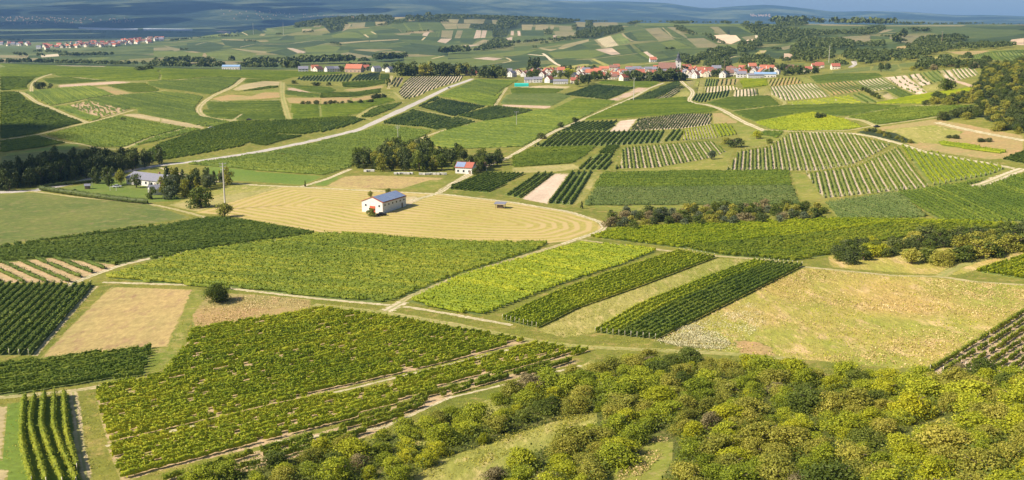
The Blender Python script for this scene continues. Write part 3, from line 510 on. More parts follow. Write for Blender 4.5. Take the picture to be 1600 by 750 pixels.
F("245,752 410,702 560,657 600,640 700,607 880,563 905,563 900,569 720,612 600,672 420,742 330,765", 'vs', 'lt', "300,744 900,566", sp=2.3, gap=0.08)
F("636,472 720,432 905,381 1032,391 985,410 866,449 752,494 700,486", 'vd', 'br', "640,472 766,496", sp=2.1)
F("783,500 880,455 960,425 1060,392 1118,402 1000,446 900,482 838,514", 'vd', 'strip'); F("838,516 900,484 1000,449 1120,404 1205,404 1180,409 1100,437 1000,477 928,520 880,528", 'drygr', name='dry_grass_field')
F("928,520 1000,475 1100,435 1180,407 1255,415 1180,452 1100,492 1024,531", 'vd', 'strip')
F("1257,418 1600,445 1700,455 1700,480 1600,482 1460,572 1400,576 1250,561 1130,550 1026,532 1100,494 1180,454", 'dry', name='dry_meadow'); F("1143,538 1150,531 1163,530 1172,534 1186,533 1196,539 1210,543 1206,550 1218,556 1200,559 1180,555 1168,557 1152,551 1156,545", 'rust', name='dry_grass_patch')
F("1440,590 1600,482 1700,430 1700,620 1600,590 1530,575", 'soil', 'lt', "1480,562 1600,487", sp=3.0, gap=0.07, ind='on the bare soil slope at the right edge', grp='rows of the sparse vineyard on bare soil'); F("1522,425 1600,400 1680,380 1680,445 1600,437", 'vg', 'br', "1530,425 1620,396")
F("920,371 960,360 1110,350 1300,343 1500,346 1600,352 1490,364 1320,384 1300,398 1245,408 1160,405 1080,390", 'vd', 'br', "1075,386 1370,352", sp=2.0)
F("1072,387 1230,371 1400,352 1600,353 1490,364 1320,384 1300,398 1245,408 1160,405 1080,391", 'vd', 'lt', "1075,386 1370,352", sp=2.0)
ROAD("1060,385 1230,371 1400,351", 1.6, 'verge', 'grass_track')
F("1290,402 1320,392 1480,385 1600,372 1600,400 1500,430 1430,428 1300,418", 'dry', name='dry_grass_bank')
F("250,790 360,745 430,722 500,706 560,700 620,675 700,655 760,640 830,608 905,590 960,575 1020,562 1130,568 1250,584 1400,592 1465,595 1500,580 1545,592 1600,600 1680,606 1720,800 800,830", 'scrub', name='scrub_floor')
F("620,760 700,714 760,694 860,660 932,645 935,668 850,700 800,728 740,760 690,775", 'drygr', name='scrub_clearing'); F("905,775 1000,710 1010,690 1052,690 1050,720 1020,775", 'verge', name='scrub_clearing'); F("640,665 720,640 760,625 905,572 930,560 930,575 760,650 690,690 640,700", 'drygr', name='grass_bank')
# ---- tracks and roads
ROAD("-60,300 20,300 60,297 100,289 185,270 250,258 300,253 400,238 480,222 560,203 636,168 700,137 722,129 738,123", 19, 'verge', 'grass_verge')
ROAD("-60,300 20,300 60,297 100,289 185,270 250,258 300,253 400,238 480,222 560,203 636,168 700,137 722,129 738,123", 8.5, 'asphalt', 'country_road')
at(0, 90, 5.333)
ROAD("2020,470 1933,533 1800,540 1600,575 1360,640 1240,672 1000,768 800,750 640,712 560,712 320,650", 3.5); ROAD("1600,178 1350,190 1220,205 960,198", 4); ROAD("560,125 430,135 300,180 245,230 262,285", 5); ROAD("100,283 190,285 300,375 420,415 560,480 740,545", 6); ROAD("0,688 300,645 560,580 700,548 850,515 1010,465 1120,435", 4)
ROAD("430,405 600,375 740,345 950,312 1110,300 1340,280 1400,268", 4, 'track')
at(250, 90, 5.333)
ROAD("700,170 620,240 500,290 400,340 330,400 300,430 350,490 440,510 640,525", 7); ROAD("1020,205 1015,290 1020,330 1040,400 1060,470 1075,520", 7, 'track', 'grass_track'); ROAD("420,360 640,370 1020,350", 4); ROAD("620,450 850,450 1020,440", 2.5)
at(500, 90, 5.333)
ROAD("740,425 880,445 1000,470 1150,500 1330,535 1600,500 1900,487", 3.5, 'track'); ROAD("720,735 820,680 1010,610 1330,540", 4); ROAD("430,515 290,500 450,410 700,370", 5, 'track'); ROAD("1460,400 1560,250", 4); ROAD("600,150 590,180 570,260", 5); ROAD("620,290 690,350", 4, 'track')
at(750, 90, 5.333)
ROAD("1530,210 1400,260 1250,345 960,470 800,540 650,600 500,680 360,760 240,830 -60,950 -330,1110", 4.5, 'pale', 'gravel_road')
at(1000, 90, 5.333)
ROAD("330,185 460,295 385,360 430,380 560,390 680,430 760,480 870,540 1040,610", 6, 'pale', 'gravel_road'); ROAD("760,445 1180,400 1240,385 1090,310", 3.5, 'track'); ROAD("1040,600 1280,615 1600,610 1750,605 1870,580 2160,540 2440,500 2790,438", 3.5, 'dirt')
at(1300, 90, 5.333)
ROAD("370,575 250,520 110,505 0,505", 5); ROAD("110,500 400,440 590,415 700,400 1250,400", 4); ROAD("-200,625 0,625 200,635 350,660 560,715 780,790 1380,895 1600,940 1700,930", 4.5, 'pale', 'gravel_track'); ROAD("870,540 1080,590 1330,640 1600,690 1750,700", 6, 'pale', 'gravel_track'); ROAD("1010,190 1170,240", 6, 'soil')
at(0, 0, 1)
ROAD("1600,263 1570,274 1545,285 1520,292", 9, 'pale', 'gravel_track')
ROAD("390,289 470,292 500,294 640,301 690,303 800,316 890,331 937,346 948,356 925,366 900,374 880,381", 3.5, 'pale', 'gravel_road'); ROAD("470,292 510,280 548,264", 3.5, 'pale', 'gravel_road'); ROAD("250,262 300,278 350,285 400,289", 3, 'pale', 'gravel_track'); ROAD("635,315 660,309 690,300 708,286 730,276 760,258", 4, 'pale', 'gravel_track')
ROAD("40,298 60,300 120,308 230,318 265,325 325,340 300,345 180,366 0,388", 3, 'dirt'); ROAD("100,448 150,428 190,414 240,402 500,366", 3.2, 'pale', 'gravel_track')
ROAD("160,441 320,446 500,467 600,476 640,480 700,490 800,508", 2.4, 'pale', 'gravel_track'); ROAD("600,488 640,463 720,430 880,381", 3.2, 'dirt'); ROAD("600,488 630,472", 5, 'pale', 'gravel_track'); ROAD("900,374 1045,392 1120,400 1200,406 1258,418", 3, 'dirt')
ROAD("490,476 600,488 700,505 835,533 900,541 1000,546 1130,552 1250,562", 4, 'track', 'grass_track'); ROAD("1257,417 1400,431 1470,432 1520,440 1600,445", 2.5, 'dirt'); ROAD("1470,432 1500,414 1600,388", 5, 'track', 'grass_track')
ROAD("150,447 128,470 54,556", 1.8, 'dirt'); ROAD("165,697 400,643 590,597 832,537", 1.3, 'pale', 'gravel_track'); ROAD("-40,625 120,610 220,592", 3, 'dirt'); ROAD("114,612 120,650 124,690 138,760", 2.4, 'dirt'); ROAD("430,690 600,668 700,622 800,598 908,571", 1.3, 'pale', 'gravel_track')
# ------------------------------------------------------------------ the ground: one sheet cut along every field and track edge
def inside(P, x, y):
    x = np.asarray(x); y = np.asarray(y); c = np.zeros(x.shape, bool); n = len(P)
    m = (x >= P[:, 0].min()) & (x <= P[:, 0].max()) & (y >= P[:, 1].min()) & (y <= P[:, 1].max())
    if not m.any(): return c
    xx = x[m]; yy = y[m]; r = np.zeros(xx.shape, bool)
    for i in range(n):
        x1, y1 = P[i-1]; x2, y2 = P[i]
        if y1 == y2: continue
        r ^= ((y1 > yy) != (y2 > yy)) & (xx < (x2 - x1) * (yy - y1) / (y2 - y1) + x1)
    c[m] = r; return c
def wv(x, y): return np.asarray(x) / np.asarray(y), np.log(np.asarray(y))
def build_ground():
    st = 0.0115
    w = np.arange(-0.82, 0.82, st); v = np.arange(math.log(58), math.log(23500), st)
    A, B = np.meshgrid(w, v); B = B + (np.arange(len(w)) % 2)[None] * st * 0.5
    V = [Vector((float(a), float(b))) for a, b in zip(A.ravel(), B.ravel())]
    for f in FLD:
        if f['mat'] == 'mown':
            x0, y0 = f['w'].min(0); x1, y1 = f['w'].max(0)
            X, Y = np.meshgrid(np.arange(x0, x1, 1.6), np.arange(y0, y1, 1.6)); k = inside(f['w'], X, Y)
            a, b = wv(X[k], Y[k]); V += [Vector((float(p), float(q))) for p, q in zip(a, b)]
    faces = []; owner = []
    for i, f in enumerate(FLD):
        rings = []
        if 'strip' in f:
            L, Rr = f['strip']
            Mi = f['mid']; rings = [np.array([a[k], b_[k], b_[k+1], a[k+1]]) for a, b_ in ((L, Mi), (Mi, Rr)) for k in range(len(L)-1)]
        else: rings = [f['w']]
        for g in rings:
            a, b = wv(g[:, 0], g[:, 1])
            if 0.5 * np.sum(a * np.roll(b, -1) - np.roll(a, -1) * b) < 0: a, b = a[::-1], b[::-1]
            keep = [0]
            for k in range(1, len(a)):
                if abs(a[k]-a[keep[-1]]) + abs(b[k]-b[keep[-1]]) > 2e-5: keep.append(k)
            if len(keep) < 3: continue
            s = len(V); V += [Vector((float(a[k]), float(b[k]))) for k in keep]
            faces.append(list(range(s, s + len(keep)))); owner.append(i)
    r = delaunay_2d_cdt(V, [], faces, 0, 1e-6, True)
    P = np.array([(p.x, p.y) for p in r[0]]); Fc = np.array(r[2]); Y = np.exp(P[:, 1]); X = P[:, 0] * Y; Z = H(X, Y)
    cw, cvv = P[Fc].mean(1).T; so_ = np.argsort(cvv); sw_, sv_ = cw[so_], cvv[so_]; own = np.full(len(Fc), -1); VA = np.array([(p.x, p.y) for p in V])
    for fc, o_ in zip(faces, owner):          # the last outline that holds a triangle's centre owns it
        g = VA[fc]; a_ = np.searchsorted(sv_, g[:, 1].min()); b_ = np.searchsorted(sv_, g[:, 1].max())
        if b_ > a_:
            k = inside(g, sw_[a_:b_], sv_[a_:b_]); own[so_[a_:b_][k]] = np.maximum(own[so_[a_:b_][k]], o_)
    cy = Y[Fc].mean(1)
    a = P[Fc[:, 1]] - P[Fc[:, 0]]; b = P[Fc[:, 2]] - P[Fc[:, 0]]; flip = (a[:, 0]*b[:, 1] - a[:, 1]*b[:, 0]) < 0
    Fc[flip] = Fc[flip][:, ::-1]
    own[(own < 0) & (cy > 8200)] = -3; own[(own == -1) & (cy > 1750)] = -2
    for i in np.unique(own):
        ff = Fc[own == i]; u, inv = np.unique(ff, return_inverse=True); inv = inv.reshape(ff.shape)
        co = np.stack([X[u], Y[u], Z[u]], 1)
        if i >= 0: f = FLD[i]; nm = f['name'] or {'v': 'vineyard_ground'}.get('v' if (f['v'] or f['mat'][:2] == 'vf') else '', 'field_ground'); mt = gm(f['mat']); d = f['dir']
        else: nm = {-1: 'ground', -2: 'hills', -3: 'mountains'}[i]; mt = {-1: lambda: gm('base'), -2: parcel_mat, -3: forest_mat}[i](); d = (1, 0)
        me = mesh_np(nm, co, F3=inv, mats=[mt], smooth=True)
        at_ = me.attributes.new('rows', 'FLOAT_VECTOR', 'POINT')
        ed = np.zeros(len(u))
        if i >= 0 and f['mat'] == 'mown':
            W_ = f['w']; ed[:] = 1e9
            for k in range(len(W_)):
                p, q = W_[k-1], W_[k]; e = q - p; L2 = max(float(e @ e), 1e-9)
                t = np.clip(((co[:, 0]-p[0])*e[0] + (co[:, 1]-p[1])*e[1]) / L2, 0, 1)
                ed = np.minimum(ed, np.hypot(co[:, 0]-p[0]-t*e[0], co[:, 1]-p[1]-t*e[1]))
        vec = np.stack([-d[1]*co[:, 0] + d[0]*co[:, 1], d[0]*co[:, 0] + d[1]*co[:, 1], ed], 1).astype(np.float32)
        at_.data.foreach_set('vector', vec.ravel())
        e1 = np.full(len(u), 9.0); lat = np.full(len(u), 1.0)
        def segdist(W_, closed):
            D = np.full(len(u), 1e9)
            for k in range(0 if closed else 1, len(W_)):
                p, q = W_[k-1], W_[k]; e = q - p; L2 = max(float(e @ e), 1e-9); t = np.clip(((co[:, 0]-p[0])*e[0] + (co[:, 1]-p[1])*e[1]) / L2, 0, 1)
                D = np.minimum(D, np.hypot(co[:, 0]-p[0]-t*e[0], co[:, 1]-p[1]-t*e[1]))
            return D
        if i >= 0 and co[:, 1].min() < 1600 and f['mat'] not in ('asphalt', 'water', 'lawn'):
            if 'strip' in f: D = segdist(f['mid'], False); sgn = np.where(np.isclose(D, D), 1, 1); lat = D / f['hw']; e1 = np.clip((1 - lat) * 1.2, 0, 9)
            else: e1 = segdist(f['w'], True) / (0.5 + co[:, 1] * 0.003)
        me.attributes.new('edge', 'FLOAT', 'POINT').data.foreach_set('value', e1.astype(np.float32)); me.attributes.new('lateral', 'FLOAT', 'POINT').data.foreach_set('value', lat.astype(np.float32))
        link(nm, me, kind='structure')
def parcel_mat():
    m, nt, b = newmat('patchwork of far fields'); P = coord(nt)
    mp = nt.nodes.new('ShaderNodeMapping'); nt.links.new(P, mp.inputs[0]); mp.inputs['Scale'].default_value = (1/170, 1/120, 0); mp.inputs['Rotation'].default_value = (0, 0, 0.5)
    vo = nt.nodes.new('ShaderNodeTexVoronoi'); vo.distance = 'CHEBYCHEV'; nt.links.new(mp.outputs[0], vo.inputs['Vector']); vo.inputs['Scale'].default_value = 1
    sp = nt.nodes.new('ShaderNodeSeparateColor'); nt.links.new(vo.outputs['Color'], sp.inputs[0])
    c = ramp(nt, sp.outputs[0], [(0, (0.042,0.065,0.016)), (0.3, (0.058,0.085,0.018)), (0.62, (0.075,0.10,0.022)), (0.82, (0.10,0.12,0.028)), (0.93, (0.16,0.15,0.05)), (1, (0.26,0.2,0.1))])
    c = mix(nt, 0.5, c, ramp(nt, noise(nt, P, 0.03, 5, 0.7), [(0.3, (0.3,)*3), (0.7, (0.7,)*3)]), 'OVERLAY')
    nt.links.new(c, b.inputs['Base Color']); return m
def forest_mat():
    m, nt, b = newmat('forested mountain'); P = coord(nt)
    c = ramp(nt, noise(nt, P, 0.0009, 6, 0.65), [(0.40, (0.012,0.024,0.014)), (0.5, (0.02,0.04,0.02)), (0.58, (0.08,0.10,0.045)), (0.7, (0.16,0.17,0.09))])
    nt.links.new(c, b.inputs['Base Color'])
    return m
for f in FLD:
    if f['mat'] == 'alt2' and f['w'][:, 1].mean() > 850: f['mat'] = 'alt3'; f['sp'] = 3.4
for f in FLD:
    if f['w'][:, 1].mean() > 2000: f['mat'] = dict(straw='fstraw', soilp='fsoil', soil='fsoil', rust='frust', drygr='frust').get(f['mat'], f['mat'])
build_ground()

# ------------------------------------------------------------------ vine rows
LABELS = []       # (object, description, px, py): turned into labels at the end
def hull(lines, h, wd, ns, rg, low=0.15, rough=1.0):
    """hedge-like foliage bodies along each polyline"""
    prof = {3: [(-1, .1), (0, 1), (1, .1)], 5: [(-.75, .1), (-1, .62), (0, 1), (1, .62), (.75, .1)], 7: [(-.6, .12), (-1, .4), (-.8, .82), (0, 1), (.8, .82), (1, .4), (.6, .12)]}[ns]
    po = np.array([p[0] for p in prof]); pz = np.array([p[1] for p in prof]); VS = []; FS = []; base = 0
    for p in lines:
        n = len(p); t = np.gradient(p, axis=0); t /= np.maximum(np.hypot(t[:, 0], t[:, 1]), 1e-6)[:, None]; nr = np.stack([-t[:, 1], t[:, 0]], 1)
        k = 1 + 0.30 * rough * rg.standard_normal((n, 1)); k[0] = k[-1] = 0.45; k = np.clip(k, 0.35, 1.6)
        off = po[None] * (wd / 2) * k * (1 + .25 * rough * rg.standard_normal((n, ns)))
        z = H(p[:, 0], p[:, 1])[:, None] + low + pz[None] * (h - low) * (1 + .13 * rough * rg.standard_normal((n, 1)) + 0.08 * rough * rg.standard_normal((n, ns)))
        X = p[:, 0:1] + nr[:, 0:1] * off + t[:, 0:1] * 0.15 * rg.standard_normal((n, ns)); Y = p[:, 1:2] + nr[:, 1:2] * off + t[:, 1:2] * 0.15 * rg.standard_normal((n, ns))
        VS.append(np.stack([X, Y, z], 2).reshape(-1, 3))
        a = base + (np.arange(n-1)[:, None] * ns + np.arange(ns-1)[None]); FS.append(np.stack([a, a+ns, a+ns+1, a+1], 2).reshape(-1, 4)); base += n * ns
    return np.concatenate(VS), np.concatenate(FS)
def quads(c, n, size, rg):
    """small leaf faces at points c, facing roughly along n"""
    n = n + 0.55 * rg.standard_normal(n.shape); n /= np.linalg.norm(n, axis=1, keepdims=True)
    a = np.cross(n, rg.standard_normal(n.shape)); a /= np.linalg.norm(a, axis=1, keepdims=True); b = np.cross(n, a)
    s = size * (0.65 + 0.7 * rg.random((len(c), 1))) / 2
    a = a * s; b = b * s * (0.6 + 0.5 * rg.random((len(c), 1)))
    V = np.stack([c-a, c-b*0.9+a*0.15, c+a, c+b], 1).reshape(-1, 3)
    return V, np.arange(len(V)).reshape(-1, 4)
def leaves_on(lines, h, wd, dens, size, rg):
    cs = []; ns = []
    for p in lines:
        L = np.hypot(*np.diff(p, axis=0).T); tot = L.sum(); k = int(tot * dens)
        if k < 1: continue
        s = np.sort(rg.random(k)) * tot; cl = np.concatenate([[0], np.cumsum(L)]); s = np.clip((np.round(s / 1.15) + 0.30 * rg.standard_normal(k)) * 1.15, 0, tot); x = np.interp(s, cl, p[:, 0]); y = np.interp(s, cl, p[:, 1])
        d = p[-1] - p[0]; d = d / max(np.hypot(*d), 1e-6); an = rg.random(k) * math.pi * 1.15 - 0.1 * math.pi
        rr = 1 + 0.22 * rg.standard_normal(k)
        o = np.cos(an) * wd / 2 * rr * 1.1; z = 0.45 * h + np.sin(an) * 0.58 * h * rr
        cs.append(np.stack([x - d[1]*o, y + d[0]*o, H(x, y) + np.maximum(z, .15)], 1)); ns.append(np.stack([-d[1]*np.cos(an), d[0]*np.cos(an), np.sin(an) + 0.7], 1))
    if not cs: return None
    return quads(np.concatenate(cs), np.concatenate(ns), size, rg)
def canopy_mesh(name, lines, h, wd, Yc, mat, rg):
    ns = 7 if Yc < 330 else 5 if Yc < 800 else 3
    V, F_ = hull(lines, h * (.86 if Yc < 760 else 1), wd * (.72 if Yc < 760 else .95), ns, rg)
    if Yc < 760:
        q = leaves_on(lines, h, wd * 1.12, 22 * (190 / Yc) ** 1.35, 0.30 * (Yc / 190) ** 0.6, rg)
        if q: F_ = np.concatenate([F_, q[1] + len(V)]); V = np.concatenate([V, q[0]])
    return mesh_np(name, V, F4=F_, mats=[mat])
def field_lines(i, f):
    d = np.array(f['dir']); n = np.array([-d[1], d[0]]); W_ = f['w']; r = W_ @ n; a = W_ @ d; sp = f['sp']
    Yc = W_[:, 1].mean(); ds = min(max(Yc / 420, 0.75), 3.2); ks = np.arange(math.ceil(r.min() / sp), math.floor(r.max() / sp) + 1)
    s = np.arange(a.min(), a.max(), ds); out = []
    late = [g['w'] for g in FLD[i+1:] if g['w'][:, 0].min() < W_[:, 0].max() and g['w'][:, 0].max() > W_[:, 0].min() and g['w'][:, 1].min() < W_[:, 1].max() and g['w'][:, 1].max() > W_[:, 1].min()]
    K, Sg = np.meshgrid(ks * sp + 0.0, s, indexing='ij'); X = K * n[0] + Sg * d[0]; Y = K * n[1] + Sg * d[1]
    m = inside(W_, X, Y)
    for g in late: m &= ~inside(g, X, Y)
    gap = f.get('gap', 0)
    if gap: m &= rng.random(m.shape) > gap
    else: m &= rng.random(m.shape) > 0.004
    jit = 0.12 * rng.standard_normal(X.shape)
    for q in range(len(ks)):
        runs = np.flatnonzero(np.diff(np.concatenate([[0], m[q].astype(int), [0]])))
        L = []
        for b, e in zip(runs[::2], runs[1::2]):
            if e - b >= 3: L.append(np.stack([X[q, b:e] + jit[q, b:e]*n[0], Y[q, b:e] + jit[q, b:e]*n[1]], 1))
        if L: out.append(L)
    return out, Yc
TONE = dict(nb='lightest green', lt='light green', dk='dark green', md='green', br='bright yellow-green', pl='pale green')
post_me = None
def post_mesh():
    global post_me
    if post_me is None:
        v = [(x*0.045, y*0.045, z) for z in (0, 1.7) for x, y in ((-1,-1),(1,-1),(1,1),(-1,1))]
        post_me = mesh_np('post', v, F4=[(0,1,5,4),(1,2,6,5),(2,3,7,6),(3,0,4,7),(4,5,6,7),(3,2,1,0)], mats=[M['post']])
    return post_me
def vine_row(lines, h, wd, col, label, group):
    Yc = float(np.mean([l[:, 1].mean() for l in lines])); e0, e1 = lines[0][0], lines[-1][-1]
    me = canopy_mesh('vine_row', [l for l in lines], h, wd, Yc, VM[col], rng)
    c = (e0 + e1) / 2; cz = float(H(c[0], c[1])); co = np.empty(len(me.vertices) * 3, np.float32); me.vertices.foreach_get('co', co); co = co.reshape(-1, 3) - np.array([c[0], c[1], cz], np.float32)
    me.vertices.foreach_set('co', co.ravel()); me.update()
    o = link('vine_row', me, loc=(c[0], c[1], cz), label=label, cat='vine row', group=group)
    for e in (e0, e1): link('post', post_mesh(), parent=o, loc=(e[0]-c[0], e[1]-c[1], float(H(e[0], e[1])) - cz))
    return o
for i, f in enumerate(FLD):
    if not f['v'] or f['v'] == 'strip': continue
    rows, Yc = field_lines(i, f)
    if not rows: continue
    wd = 0.9 if f['mat'][:3] != 'alt' else 0.5
    hr = 1.45 if f['mat'][:3] != 'alt' else 1.0
    if f['v'] == 'nb' or f['mat'] == 'soil': wd = .72
    if f['sp'] > 4.4: wd = 1.4
    if Yc > 600 and f['sp'] < 3 and f['mat'][:3] != 'alt': wd *= 1.5; hr = 1.15
    if f.get('ind'):
        rows.sort(key=lambda L: PX(*np.concatenate(L).mean(0))[0]); nr = len(rows)
        for k, L in enumerate(rows):
            vine_row(L, hr, wd, f['v'], f"{ordn(k+1)} vine row from the left {f['ind']}", f['grp'])
    else:
        me = canopy_mesh('vineyard_rows', [l for L in rows for l in L], hr, wd, Yc, VM[f['v']], rng)
        o = link('vineyard_rows', me, kind='stuff', cat='vineyard')
        q = np.array(f['px']).mean(0); LABELS.append((o, f"{TONE[f['v']]} vineyard rows", q[0], q[1]))
def strip_rows(A, B, n, cols, where, group, h=1.45, wd=.72):
    A = np.array(to_world(pts(A), False, 6)); B = np.array(to_world(pts(B), False, 6))
    def res(P, m=90):
        s = np.concatenate([[0], np.cumsum(np.hypot(*np.diff(P, axis=0).T))]); t = np.linspace(0, s[-1], m); return np.stack([np.interp(t, s, P[:, 0]), np.interp(t, s, P[:, 1])], 1)
    L = np.hypot(*(A[-1]-A[0])); m = int(L / 0.8); A, B = res(A, m), res(B, m)
    for _ in range(6):
        for Q in (A, B): Q[1:-1] = (Q[:-2] + 2*Q[1:-1] + Q[2:]) / 4
    for k in range(n):
        t = k / (n - 1); P = A * (1-t) + B * t
        vine_row([P], h, wd, cols[min(k, len(cols)-1)], f"{ordn(k+1)} vine row from the {where}", group)
strip_rows("785,500 830,478 880,456 960,427 1062,394", "838,513 900,482 1000,447 1060,424 1116,403", 9, ['nb'], 'upper edge of the curved strip vineyard', 'rows of the curved strip vineyard')
strip_rows("930,520 1000,479 1100,438 1180,409", "1024,531 1100,493 1180,453 1253,416", 11, ['nb']*4 + ['md'], 'upper edge of the two-toned strip vineyard', 'rows of the two-toned strip vineyard')
for k, s in enumerate(("39,626 36,650 34,690 40,725 51,760", "55,622 50,645 47,672 56,702 73,760", "70,620 67,645 65,672 77,710 98,760", "86,619 85,645 84,672 97,710 120,760", "100,619 102,650 104,682 110,702 121,738")):
    P = np.array(to_world(pts(s), False, 5))
    for _ in range(4): P[1:-1] = (P[:-2] + 2*P[1:-1] + P[2:]) / 4
    s_ = np.concatenate([[0], np.cumsum(np.hypot(*np.diff(P, axis=0).T))]); t = np.arange(0, s_[-1], 0.6); P = np.stack([np.interp(t, s_, P[:, 0]), np.interp(t, s_, P[:, 1])], 1)
    vine_row([P], 2.0, 0.9, 'lt', f"{ordn(k+1)} from the left of five tall vine rows on bright grass", 'five tall vine rows on grass')
# ------------------------------------------------------------------ trees and bushes
def crown_mesh(name, mat, nleaf, leaf, nclump, shape, seed):
    """crown in a unit box: base at z=0, height 1, radius .5; leaf clumps with gaps between them"""
    rg = np.random.default_rng(seed); C0 = []
    lo, hi = dict(round=(0.22, 0.80), bush=(0.10, 0.78), tall=(0.12, 0.88), cone=(0.08, 0.92))[shape]
    for k in range(nclump):
        z = lo + (hi - lo) * (k + rg.random()) / nclump; t = (z - lo) / (hi - lo)
        env = dict(round=math.sqrt(max(0, 1-(2*t-0.9)**2)) , bush=math.sqrt(max(0, 1-(1.3*t-0.35)**2)), tall=math.sin(math.pi*(0.15+0.72*t))**.6, cone=1.05-t)[shape]
        a = rg.random() * 6.283; r = 0.34 * env * math.sqrt(rg.random()) * (1.15 if k % 2 else .8)
        s = dict(round=.21, bush=.19, tall=.16, cone=.13)[shape] * (0.65 + 0.7 * rg.random())
        C0.append((r*math.cos(a), r*math.sin(a), z, s * (0.6 + 0.4*env)))
    C0 = np.array(C0); wgt = C0[:, 3]**2; idx = rg.choice(len(C0), nleaf, p=wgt / wgt.sum())
    d = rg.standard_normal((nleaf, 3)); d[:, 2] += 0.25; d /= np.linalg.norm(d, axis=1, keepdims=True)
    rr = C0[idx, 3:4] * (0.72 + 0.34 * rg.random((nleaf, 1)) + 0.12 * rg.standard_normal((nleaf, 1)))
    p = C0[idx, :3] + d * rr * np.array([1, 1, 0.85]); p[:, 2] = np.maximum(p[:, 2], 0.03)
    V, F_ = quads(p, d, leaf, rg)
    return mesh_np(name, V, F4=F_, mats=[mat])
def trunk_mesh(seed, top=0.7):
    rg = np.random.default_rng(seed); V = []; F_ = []
    def limb(p, q, r0, r1, n=5):
        p, q = np.array(p, float), np.array(q, float); d = q - p; d /= np.linalg.norm(d); a = np.cross(d, (0.3, 0.9, 0.1)); a /= np.linalg.norm(a); b = np.cross(d, a); s = len(V)
        for c, r in ((p, r0), (q, r1)):
            for k in range(n): t = 6.283 * k / n; V.append(c + r * (math.cos(t)*a + math.sin(t)*b))
        for k in range(n): F_.append((s+k, s+(k+1) % n, s+n+(k+1) % n, s+n+k))
    m = (0.03*rg.standard_normal(), 0.03*rg.standard_normal(), 0.3); limb((0, 0, -0.04), m, 0.045, 0.034); limb(m, (m[0]*2, m[1]*2, top), 0.034, 0.014)
    for k in range(4):
        a = 6.283 * (k + rg.random()) / 4; z = 0.28 + 0.25 * rg.random(); limb((m[0], m[1], z), (0.3*math.cos(a), 0.3*math.sin(a), z + 0.22 + .1*rg.random()), 0.02, 0.007)
    return mesh_np('trunk', V, F4=F_, mats=[M['bark']])
TRUNKS = [trunk_mesh(s) for s in range(4)]
PROTO = {}
def crown(mat, q, shape):
    k = (mat, q, shape)
    if k not in PROTO:
        nl, lf, nc, cnt = dict(near=(4600, .047, 34, 5), mid=(1100, .075, 20, 3), far=(320, .12, 12, 3))[q]
        PROTO[k] = [crown_mesh('crown', TM[mat], nl, lf, nc, shape, hash((mat == 'dark', q == 'mid', shape == 'tall', j, len(PROTO))) % 99991) for j in range(cnt)]
    return random.choice(PROTO[k])
def tree(x, y, d, h, mat, shape='round', name='tree', desc='tree', group=None, q=None, label=None, sink=0.03):
    q = q or ('near' if y < 330 else 'mid' if y < 1000 else 'far')
    z = float(H(x, y)); o = link(name, None, loc=(x, y, z - sink * h), cat=name.replace('_', ' '), group=group)
    o.rotation_euler.z = random.random() * 6.283
    e = random.uniform(.78, 1.24) if shape == 'bush' else random.uniform(.92, 1.08); o.scale = (d * e, d / e, h)
    link('crown', crown(mat, q, shape), o)
    if y < 1100: link('trunk', random.choice(TRUNKS), o)
    if label: o['label'] = label
    else:
        px, py = PX(x, y); LABELS.append((o, desc, px, py))
    return o
def scatter(region, n, mind, step=1):
    """n places inside an outline of the photograph, at least mind metres apart on the ground"""
    P = np.array(to_world(pts(region) if isinstance(region, str) else region)); x0, y0 = P.min(0); x1, y1 = P.max(0); out = []; tries = 0
    while len(out) < n and tries < 60 * n:
        k = 400; X = rng.uniform(x0, x1, k); Y = rng.uniform(y0, y1, k); ok = inside(P, X, Y); tries += k
        for x, y in zip(X[ok], Y[ok]):
            if all((x-a)**2 + (y-b)**2 > mind * mind for a, b in out):
                out.append((x, y))
                if len(out) >= n: break
    return out
def T_(region): return ' '.join(f"{a:.1f},{b:.1f}" for a, b in tr(pts(region)))
CN = dict(leaf='green', dark='dark green', green='green', olive='olive', yellow='yellow-green', brown='brown dry', grey='silvery')
def grove(region, n, mind, hr, mats, name, desc, group, shapes=('round',), asp=0.9, q=None):
    for x, y in scatter(T_(region), n, mind):
        m = random.choice(mats); h = random.uniform(*hr)
        tree(x, y, h * asp * random.uniform(.85, 1.15), h, m, random.choice(shapes), name, f"{CN[m]} {desc}", group, q)
def avenue(line, n, hr, mats, name, desc, group, shapes=('round',), asp=0.9, jit=2, q=None):
    P = np.array(to_world(tr(pts(line)), False, 5)); s = np.concatenate([[0], np.cumsum(np.hypot(*np.diff(P, axis=0).T))])
    for k in range(n):
        t = s[-1] * (k + 0.5 + random.uniform(-.3, .3)) / n; x = np.interp(t, s, P[:, 0]) + random.uniform(-jit, jit); y = np.interp(t, s, P[:, 1]) + random.uniform(-jit, jit)
        m = random.choice(mats); h = random.uniform(*hr); tree(x, y, h * asp * random.uniform(.85, 1.15), h, m, random.choice(shapes), name, f"{CN[m]} {desc}", group, q)
